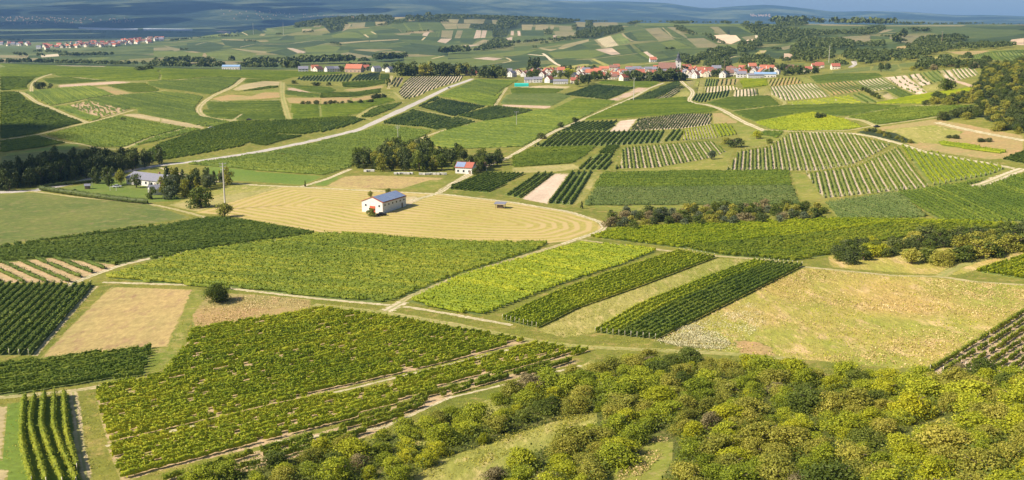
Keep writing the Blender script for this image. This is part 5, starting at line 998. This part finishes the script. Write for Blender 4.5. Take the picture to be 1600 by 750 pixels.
def gable_house(L, Wd, h, rise, wall, roof, nwin=3, storeys=1, chimney=True, name='house', small=True):
    o = link(name, None); hw = Wd/2
    MB().prism([(-hw, -1), (hw, -1), (hw, h), (0, h+rise), (-hw, h)], -L/2, L/2).mk('wall', M[wall], o)
    a, b = roof_slabs(L, Wd, h, rise); a.v += []; n = len(a.v); a.f += [tuple(i+n for i in f) for f in b.f]; a.v += b.v
    r = a.mk('roof', M[roof], o)
    if chimney: MB().box(L*.2-.35, L*.2+.35, .4, 1.1, h+rise*.5, h+rise+1.0).mk('chimney', M['brownroof'], r)
    for s in range(storeys):
        z = 1.0 + 2.7*s
        if z + 1.3 > h: break
        for k in range(nwin):
            x = -L/2 + L*(k+.5)/nwin
            window(o, x, -hw, z, 1.2, 1.3, 'y', -1)
        window(o, -L/2, -hw*.4, z, 1.2, 1.3, 'x', -1); window(o, L/2, hw*.4, z, 1.2, 1.3, 'x', 1)
    window(o, -L/2, 0.0, h+.4, 1.1, 1.1, 'x', -1); window(o, L/2, 0.0, h+.4, 1.1, 1.1, 'x', 1)
    MB().box(-.5, .5, -hw-.09, -hw-.01, 0, .9).mk('door', M['wood'], o) if storeys == 0 else MB().box(L*.33, L*.33+1.0, -hw-.12, -hw-.07, 0, 2.05).mk('door', M['wood'], o)
    return o
def put(o, px, py, rot=0, label=None, cat=None, group=None, dz=0, desc=None, xy=None):
    x, y = xy or G2(px, py); o.location = (x, y, float(H(x, y)) + dz); o.rotation_euler.z = rot
    o['category'] = cat or 'house'
    if label: o['label'] = label
    elif desc: LABELS.append((o, desc, px, py))
    if group: o['group'] = group
    return o
at(0, 0, 1)
# white barn with solar roof
A_, B_, C_ = [np.array(G2(*p)) for p in ((572.5, 329.5), (598, 333.5), (634.5, 322))]
ux = (C_-B_) / np.hypot(*(C_-B_)); Lb = float(np.hypot(*(C_-B_))); Wb = 10.5; ctr = B_ + ux*Lb/2 + np.array([-ux[1], ux[0]])*Wb/2
print('barn', Lb, B_)
barn = link('barn', None); hb, rb = 4.6, 2.0; rotb = math.atan2(ux[1], ux[0])
MB().prism([(-Wb/2, -1), (Wb/2, -1), (Wb/2, hb), (0, hb+rb), (-Wb/2, hb)], -Lb/2, Lb/2).mk('wall', M['white'], barn)
a, b = roof_slabs(Lb, Wb, hb, rb, .2, .4); r1 = a.mk('roof', M['red'], barn); n = 0
me = r1.data; bm_v = [tuple(v.co) for v in me.vertices] + b.v; bm_f = [tuple(p.vertices) for p in me.polygons] + [tuple(i+len(me.vertices) for i in f) for f in b.f]
me2 = bpy.data.meshes.new('roof'); me2.from_pydata(bm_v, [], bm_f); me2.materials.append(M['red']); r1.data = me2
sr = rb / (Wb/2)
for k in range(2):     # two fields of solar panels on the camera-side slope
    x0 = -Lb/2 + .3 + k*(Lb-.6)/2; x1 = x0 + (Lb-.6)/2 - .25
    MB().prism([(-Wb/2-.2, hb-.2*sr+.30), (-.35, hb+rb-.35*sr+.30), (-.35, hb+rb-.35*sr+.38), (-Wb/2-.2, hb-.2*sr+.38)][::-1], x0, x1).mk('solar_panel', M['solar'], r1)
for k in range(6): window(barn, -Lb/2 + Lb*(k+.6)/6.2, -Wb/2, 2.9, .9, .75, 'y', -1)
MB().box(Lb*.30, Lb*.30+1.1, -Wb/2-.1, -Wb/2-.03, 0, 2.1).mk('door', M['wood'], barn)
g_ = MB().box(-Lb/2-.12, -Lb/2-.04, -1.5, 1.2, 0, 2.8).mk('barn_door', M['door'], barn); MB().box(-Lb/2-.18, -Lb/2-.121, -.2, -.1, 1.0, 1.3).mk('handle', M['steel'], g_)
window(barn, -Lb/2, 3.2, 2.6, .8, .9, 'x', -1); window(barn, -Lb/2, -3.6, 2.6, .8, .9, 'x', -1)
put(barn, 604, 325, rotb, 'long white barn with blue solar panels and a red door on the mown hay field', 'barn', xy=tuple(ctr))
# farmhouse with panels
fh = gable_house(11, 8, 4.0, 2.6, 'white', 'red', 3, 1); MB().prism([(-4.2, 4.15), (-.4, 6.62), (-.4, 6.72), (-4.2, 4.25)][::-1], -5.5, .5).mk('solar_panel', M['solar'], [c for c in fh.children if c.name.startswith('roof')][0])
fh.scale = (.88, .88, .88); put(fh, 728, 270, R(-18), 'white farmhouse with red roof half covered in blue panels beside the square grove', 'farmhouse')
sh = gable_house(9, 6, 2.8, 1.8, 'cream', 'brownroof', 2); put(sh, 746, 266, R(20), 'low brown-roofed outbuilding right of the white farmhouse', 'outbuilding')
# bungalow and annex
q0, q1 = np.array(G2(199, 287)), np.array(G2(252, 293)); u = (q1-q0)/np.hypot(*(q1-q0)); bl = gable_house(float(np.hypot(*(q1-q0))), 11, 3.2, 2.4, 'white', 'slate', 6, chimney=True); c = (q0+q1)/2 + np.array([-u[1], u[0]])*5
put(bl, 226, 288, math.atan2(u[1], u[0]), 'long low white bungalow with grey roof beside the lawn', 'bungalow', xy=tuple(c))
an = gable_house(8, 6, 2.8, 1.6, 'white', 'slate', 2); put(an, 247, 303, R(30), 'small white annex half hidden by trees below the bungalow', 'annex')
MB_ = gable_house(7, 6, 3, 2.2, 'brownroof', 'red', 1); put(MB_, 163, 262, R(10), 'small red-roofed hut hidden in the shaded grove', 'hut')
# open field shelter
o = link('field_shelter', None)
for sx in (-2, 2):
    for sy in (-1.3, 1.3): MB().box(sx-.09, sx+.09, sy-.09, sy+.09, -.5, 2.1).mk('post', M['wood'], o)
MB().prism([(-1.9, 2.0), (1.9, 2.45), (1.9, 2.57), (-1.9, 2.12)][::-1], -2.6, 2.6).mk('roof', M['slate'], o); MB().box(-1.4, 1.2, -.7, .7, 0.02, 1.3).mk('hay_rack', M['wood'], o)
put(o, 782, 325, R(-12), 'small dark open shelter on the right part of the hay field', 'shelter')
# turquoise covered stack
o = link('covered_stack', None); MB().prism([(-3, 0), (3, 0), (3, 2.6), (1.5, 3.6), (-1.5, 3.6), (-3, 2.6)], -8, 8).mk('tarpaulin', M['teal'], o); MB().box(-8.4, 8.4, -3.5, 3.5, -.6, -.01).mk('pallet', M['concrete'], o)
put(o, 815, 135, R(-4), 'turquoise tarpaulin over a long stack at the village edge', 'covered stack')
# village houses: five kinds, copied with all their parts
HK = dict(orange=gable_house(12, 9, 5.2, 4.4, 'white', 'orange', 3, 2), red=gable_house(13, 9, 5.0, 4.2, 'cream', 'red', 3, 2), brown=gable_house(14, 9, 5.0, 4.0, 'cream', 'brownroof', 3, 2), grey=gable_house(14, 9, 5.4, 3.6, 'white', 'slate', 3, 2), barn=gable_house(20, 11, 4.5, 4.4, 'stone', 'orange', 4, 1), hall=gable_house(28, 11, 5, 2.2, 'white', 'bluemetal', 7, 1, False), long=gable_house(22, 9, 4.5, 2.6, 'white', 'slate', 8, 2))
HN = dict(orange='white house with orange roof', red='cream house with red roof', brown='cream house with brown roof', grey='white house with grey roof', barn='stone building with orange roof', hall='long white hall with blue roof', long='long white building with grey roof')
used = set()
def H1(kind, px, py, rot=0, s=1.0, group='houses of the village', desc=None, label=None):
    o = HK[kind] if kind not in used else copy_tree(HK[kind])
    used.add(kind); o.scale = (s, s, s * random.uniform(.95, 1.08)); put(o, px, py, R(rot), label, 'house', group, desc=desc or HN[kind]); return o
V1 = [("grey",793,117,10),("grey",800,120,60),("orange",809,117,70),("orange",827,117,75),("orange",831,121,60),("orange",841,116,80),("orange",848,121,65),("orange",856,116,75),("orange",860,120,70),("grey",826,129,5),("grey",840,129,5),("orange",858,129,60),("long",876,131,3),("red",898,130,5),
 ("orange",893,118,80),("grey",897,122,70),("orange",904,118,75),("orange",911,121,70),("red",906,126,10),("brown",918,117,0),("red",928,120,0),("grey",935,117,20),("red",938,123,0),("barn",944,110,-5),("orange",955,109,80),("orange",963,108,20),("orange",961,122,5),("orange",971,121,70),("brown",957,124,10),("grey",978,119,10),("red",975,126,40),("grey",984,113,5),("grey",995,112,0),("long",1003,112,0),("long",1018,112,0),("red",1000,118,0),("orange",1012,121,80),("brown",1020,118,10),("orange",1033,114,10),("red",1038,117,0),
 ("red",1059,118,0),("orange",1060,121,0),("brown",1051,121,20),("grey",1060,123,0),("orange",1075,114,10),("orange",1083,116,70),("orange",1078,121,75),("orange",1087,122,60),("orange",1095,119,70),("red",1102,120,75),("orange",1094,115,10),("orange",1141,113,10),("grey",1147,116,60),("brown",1138,119,0),("grey",1130,121,70),("red",1157,114,5),("orange",1160,112,0),("red",1160,117,0),("grey",1158,121,0),("orange",1175,108,0),("grey",1185,114,5),("orange",1193,112,5),("orange",1203,112,0),("hall",1195,121,-4),("long",1180,122,-4),("grey",1214,116,60),("brown",1233,111,10),("barn",1243,110,-8),("red",1280,106,0),("red",1274,108,0),("red",1305,108,0),("red",1262,112,0),
 ("orange",1020,97,0),("grey",1119,112,0),("brown",1112,116,0)]
for kd, x, y, r_ in V1: H1(kd, x, y, r_ + random.uniform(-8, 8), random.uniform(.72, .92) if kd != 'barn' else .7)
for k in range(70):
    px = random.choice([random.uniform(884, 1052), random.uniform(884, 1052), random.uniform(1066, 1108), random.uniform(1140, 1215), random.uniform(800, 884)]); py = random.uniform(109.5, 119.5) + (2 if px < 884 else 0)
    H1(random.choice(['orange', 'orange', 'red', 'red', 'brown', 'grey']), px, py, random.choice([0, 75, 90]) + random.uniform(-12, 12), random.uniform(.75, .95))
V2 = [("grey",474,113,10),("orange",492,111,20),("brown",497,113,60),("grey",515,113,40),("grey",528,112,20),("red",571,110,10),("grey",588,112,40),("grey",604,111,60),("grey",609,113,60)]
for kd, x, y, r_ in V2: H1(kd, x, y, r_, .95, 'houses of the hamlet on the crest', 'hamlet ' + HN[kd])
H1('barn', 554, 113, -12, 1.3, 'houses of the hamlet on the crest', label='large low barn with long orange roof in the hamlet on the crest')
H1('hall', 362, 109, 0, 1.0, label='blue and red roofed hall showing behind the crest of the left hill'); H1('barn', 736, 118, 5, .8, 'houses of the hamlet on the crest', label='low pale-roofed building where the asphalt road meets the trees')
# church
ch = link('church', None); MB().prism([(-6, -1), (6, -1), (6, 8), (0, 15), (-6, 8)], -22, 0).mk('nave', M['stone'], ch)
a, b = roof_slabs(22, 12, 8, 7, .3, .4); n = len(a.v); a.v += b.v; a.f += [tuple(i+n for i in f) for f in b.f]; a.v = [(x-11, y, z) for x, y, z in a.v]; a.mk('roof', M['brownroof'], ch)
tw = MB().box(.3, 6.8, -3.2, 3.2, -1, 18).mk('tower', M['white'], ch)
for z in (6, 11, 15): MB().box(2.9, 4.1, -3.28, -3.21, z, z+1.6).mk('belfry_window', M['glass'], tw)
MB().cyl((3.5, 0, 18), (3.5, 0, 20.5), 4.9, 3.0, 8).mk('spire_base', M['dkroof'], ch); sp_ = MB().cyl((3.5, 0, 20.5), (3.5, 0, 23), 2.2, 2.0, 8).cyl((3.5, 0, 23), (3.5, 0, 28), 2.5, .1, 8).mk('spire', M['dkroof'], ch); MB().cyl((3.5, 0, 27.5), (3.5, 0, 29.5), .08, .08, 5).mk('cross', M['steel'], sp_)
put(ch, 1055, 116, R(-4), 'church with white tower, dark spire and red-brown nave roof in the village', 'church')
# far town in the plain and the small town behind it
for k in range(125):
    t = random.random()**.8; px = 55 + 200*t; py = 75 - 12.0*t + random.uniform(-3.0, 3.5) + (2 if 150 < px < 190 else 0)
    H1(random.choice(['orange', 'red', 'brown', 'red', 'grey']), px, py, random.uniform(0, 180), 1.15, 'houses of the red-roofed town in the plain', 'far-town house')
for k in range(22): H1(random.choice(['red', 'brown', 'grey']), random.uniform(0, 46), 69.5 + random.uniform(-2, 2.5), random.uniform(0, 180), 1.15, 'houses of the red-roofed town in the plain', 'far-town house')
H1('long', 233, 59, 80, 1.3, 'houses of the red-roofed town in the plain', label='pale tall building at the upper end of the red-roofed town')
# specks of the distant riverside town, past counting
tv = MB()
for k in range(130):
    px = random.uniform(-20, 215); py = 33 - px*.004 + random.uniform(-7, 6) * (1 - px/400)
    x, y = G2(px, py); z = float(H(x, y)); s = random.uniform(3.5, 6.5); tv.box(x-s, x+s, y-s, y+s, z-5, z+random.uniform(6, 11))
for k in range(60):
    px = random.uniform(345, 560); py = 22 + (px-380)*.03 + random.uniform(-8, 9) * (.4 if px > 450 else 1); x, y = G2(px, py); z = float(H(x, y)); s = random.uniform(3.5, 6); tv.box(x-s, x+s, y-s, y+s, z-5, z+random.uniform(5, 10))
for k in range(40):
    px = random.uniform(1172, 1203); x, y = G2(px, 24 + random.uniform(-1.5, 2)); z = float(H(x, y)); s = random.uniform(4, 7); tv.box(x-s, x+s, y-s, y+s, z-5, z+9)
o = tv.mk('distant_town', M['stone']); o['kind'] = 'stuff'; o['label'] = 'pale specks of distant towns across the river plain'; o['category'] = 'town'
# ------------------------------------------------------------------ poles, cars, hedges, small things
def pole(px, py, h, label, arms=1, r=.18, mat='concrete'):
    o = link('power_pole', None); MB().cyl((0, 0, -.5), (0, 0, h), r, r*.6, 7).mk('shaft', M[mat], o)
    for k in range(arms):
        c = MB().box(-1.6+.3*k, 1.6-.3*k, -.09, .09, h-.5-1.3*k, h-.3-1.3*k).mk('crossarm', M['steel'], o)
        for s in (-1.4, 0, 1.4): MB().cyl((s*(1-.2*k), 0, h-.3-1.3*k), (s*(1-.2*k), 0, h+.05-1.3*k), .07, .05, 6).mk('insulator', M['frame'], c)
    put(o, px, py, random.uniform(-.2, .2), label, 'power pole', 'power poles'); return o
pole(352, 327, 20.5, 'tall concrete power pole behind the small open-crowned tree', 3, .42); pole(622, 224, 12, 'power pole with wide crossarm above the square grove', 2, .2); pole(807, 197, 11, 'power pole in the big green vineyard left of the gravel road', 1, .16)
pole(990, 158, 22, 'tall pale pole at the corner of the brown field below the village', 1, .3); pole(1131, 123, 22, 'tall wooden pole at the left end of the right village half', 1, .3, 'wood'); pole(1471, 71, 24, 'brown wooden mast in the scrub on the right plateau', 1, .5, 'wood')
pole(396, 54, 42, 'left one of two far masts on the distant vineyard hill', 1, .5); pole(443, 55, 42, 'right one of two far masts on the distant vineyard hill', 1, .5); pole(1295, 98, 24, 'thin mast in front of the wood right of the village', 1, .35)
def car(px, py, rot, mat, label, cat='car'):
    o = link('parked_car', None); MB().prism([(-.85, .35), (.85, .35), (.88, .75), (.8, .95), (-.8, .95), (-.88, .75)], -2.1, 2.1).mk('body', M[mat], o)
    c = MB(); n = 0; c.v = [(-1.3,-.75,.95),(1.1,-.75,.95),(1.1,.75,.95),(-1.3,.75,.95),(-.9,-.62,1.48),(.5,-.62,1.48),(.5,.62,1.48),(-.9,.62,1.48)]; c.f = [(0,3,2,1),(4,5,6,7),(0,1,5,4),(1,2,6,5),(2,3,7,6),(3,0,4,7)]; c.mk('cabin', M['glass'], o)
    MB().box(-.9, .5, -.6, .6, 1.481, 1.53).mk('roof', M[mat], o)
    for sx in (-1.3, 1.35):
        for sy in (-.8, .8): MB().cyl((sx, sy-.1, .33), (sx, sy+.1, .33), .33, .33, 12).mk('wheel', M['black'], o)
    for sy in (-.6, .6): MB().box(2.1, 2.14, sy-.17, sy+.17, .62, .78).mk('headlight', M['frame'], o)
    put(o, px, py, R(rot), label, cat); return o
car(330, 201, 30, 'white', 'white car parked on the track below the straw strip'); car(389, 188, 5, 'black', 'dark car on the track by the curved vineyard'); car(701, 138, 40, 'white', 'white car driving on the asphalt road'); car(1370, 199, 20, 'black', 'dark car at the track fork on the right hillside'); car(596, 337, 20, 'black', 'dark car parked at the barn corner')
car(183, 293, 10, 'paint', 'silver car in the yard left of the bungalow')
def hedge(line, h, w, label, mat='dark'):
    P = np.array(to_world(pts(line), False, 4)); s = np.concatenate([[0], np.cumsum(np.hypot(*np.diff(P, axis=0).T))]); t = np.arange(0, s[-1], .8); P = np.stack([np.interp(t, s, P[:, 0]), np.interp(t, s, P[:, 1])], 1)
    V, F_ = hull([P], h, w, 7, rng, .05, .5); q = leaves_on([P], h, w, 10, .5, rng); F_ = np.concatenate([F_, q[1]+len(V)]); V = np.concatenate([V, q[0]])
    c = P.mean(0); z = float(H(*c)); link('hedge', mesh_np('hedge', V - np.array([c[0], c[1], z]), F4=F_, mats=[TM[mat]]), loc=(c[0], c[1], z), label=label, cat='hedge')
hedge("62,297 100,303 150,310 200,316 232,319", 2.4, 2.2, 'long clipped hedge in front of the lawn of the bungalow'); hedge("70,292 120,288 160,284", 1.6, 1.6, 'short hedge between the asphalt road and the lawn')
for k, (x, w) in enumerate(((176, 0),)):
    o = link('goal_frame', None); 
    for s in (-1.5, 1.5): MB().cyl((s, 0, 0), (s, 0, 2), .07, .07, 6).mk('post', M['frame'], o)
    MB().cyl((-1.5, 0, 2), (1.5, 0, 2), .07, .07, 6).mk('crossbar', M['frame'], o); put(o, 177, 298, 0, 'white goal frame on the lawn left of the bungalow', 'goal')
o = link('play_hut', None); MB().box(-1.2, 1.2, -1, 1, .0, 1.6).mk('wall', M['wood'], o); MB().prism([(-1.3, 1.6), (1.3, 1.6), (0, 2.6)], -1.5, 1.5).mk('roof', M['slate'], o); MB().cyl((2.2, 0, 0), (2.2, 0, 3.4), .08, .06, 6).mk('pole', M['frame'], o); put(o, 137, 295, .3, 'grey-roofed play hut on the left part of the lawn', 'play hut')
BX = [(571+4*k, 268.3) for k in range(4)] + [(618+5*k, 272.3) for k in range(6)] + [(657+5.5*k, 273.2) for k in range(8)]
proto = None
for k, (x, y) in enumerate(BX):
    if proto is None:
        proto = link('stacked_crate', None); MB().box(-.8, .8, -.6, .6, .12, 1.0).mk('body', M['concrete'], proto); MB().box(-.85, .85, -.65, .65, 1.0, 1.08).mk('lid', M['frame'], proto); MB().box(-.7, .7, -.5, .5, -.1, .12).mk('pallet', M['wood'], proto); o = proto
    else: o = copy_tree(proto)
    put(o, x, y + random.uniform(-.3, .3), random.uniform(-.3, .3), f"{ordn(k+1)} pale crate from the left along the front of the square grove", 'crate', 'pale crates along the square grove')
# ------------------------------------------------------------------ air
hz = MB().box(-21500, 21500, -60, 24800, -60, 760).mk('haze', None or plain('x', (1,1,1)))
m = bpy.data.materials.new('air'); m.use_nodes = True; nt = m.node_tree; nt.nodes.clear(); out = nt.nodes.new('ShaderNodeOutputMaterial'); pv = nt.nodes.new('ShaderNodeVolumePrincipled')
pv.inputs['Color'].default_value = (0.27, 0.54, 1.0, 1); pv.inputs['Density'].default_value = 3.9e-5; pv.inputs['Anisotropy'].default_value = 0.0; nt.links.new(pv.outputs[0], out.inputs['Volume'])
hz.data.materials.clear(); hz.data.materials.append(m); hz['kind'] = 'stuff'; hz['label'] = 'thin blue air over the whole valley'; hz['category'] = 'haze'
# ------------------------------------------------------------------ clouds, high above and left of the view; their shade falls on the land
def cloud(gx, gy, rx, ry, zc, n, seed, puff):
    rg = np.random.default_rng(seed); k = zc / math.tan(SUN_EL); cx, cy = gx + math.sin(SUN_AZ)*k, gy + math.cos(SUN_AZ)*k
    import bmesh
    bm = bmesh.new()
    for i in range(n):
        a = rg.random()*6.283; r = math.sqrt(rg.random()); s = puff * rg.uniform(.6, 1.2) * (1.15 - .5*r)
        mt = Matrix.Translation((cx + rx*r*math.cos(a), cy + ry*r*math.sin(a), zc + s*.3*rg.random())) @ Matrix.Diagonal((s, s, s*.55, 1))
        bmesh.ops.create_icosphere(bm, subdivisions=2, radius=1, matrix=mt)
    me = bpy.data.meshes.new('cloud'); bm.to_mesh(me); bm.free(); me.materials.append(CM)
    for p in me.polygons: p.use_smooth = True
    link('cloud', me, kind='structure')
CM = plain('cloud white', (0.9, 0.9, 0.92), 1.0, 0, .03, .001)
cloud(-470, 590, 225, 190, 1300, 60, 3, 60)
cloud(-3900, 8800, 4300, 4200, 3200, 150, 5, 480)
cloud(-800, 1200, 150, 130, 1300, 14, 9, 60)
# ------------------------------------------------------------------ labels
LM = [("the white barn", 604, 318), ("the white farmhouse", 730, 262), ("the church", 1058, 112), ("the long bungalow", 235, 283), ("the brown hay field", 180, 500),
      ("the five tall rows", 75, 690), ("the two-toned strip", 1100, 470), ("the dry meadow", 1330, 490), ("the sand quarry", 1155, 60), ("the turquoise tarpaulin", 815, 134),
      ("the scrub clearing", 985, 715), ("the striped slope", 1290, 240), ("the bright wedge", 1480, 260), ("the bare-soil vineyard", 1570, 540), ("the hamlet barn", 560, 110),
      ("the long dark hedge", 1120, 340), ("the red-tiled town", 160, 70), ("the left track junction", 70, 205), ("the yellow hollow", 405, 132), ("the rusty meadow", 1480, 215), ("the tall pole", 352, 290)]
from collections import defaultdict
grp = defaultdict(list)
for o, d, x, y in LABELS:
    nm, lx, ly = min(LM, key=lambda l: (x-l[1])**2 + (2.2*(y-l[2]))**2)
    dx, dy = x - lx, y - ly
    rel = ('right of' if dx > 0 else 'left of') if abs(dx) > 1.8 * abs(dy) else ('in front of' if dy > 0 else 'beyond')
    grp[(d, rel, nm)].append((x, o))
for (d, rel, nm), L in grp.items():
    L.sort(key=lambda q: q[0])
    for k, (x, o) in enumerate(L):
        o['label'] = f"{d} {rel} {nm}" if len(L) == 1 else f"{d}, {ordn(k+1)} from the left {rel} {nm}"
        if len(o['label'].split()) > 16: o['label'] = o['label'].replace('from the left', 'from left')
nv = sum(len(m.polygons) for m in bpy.data.meshes); print('faces', nv, 'objects', len(bpy.data.objects))
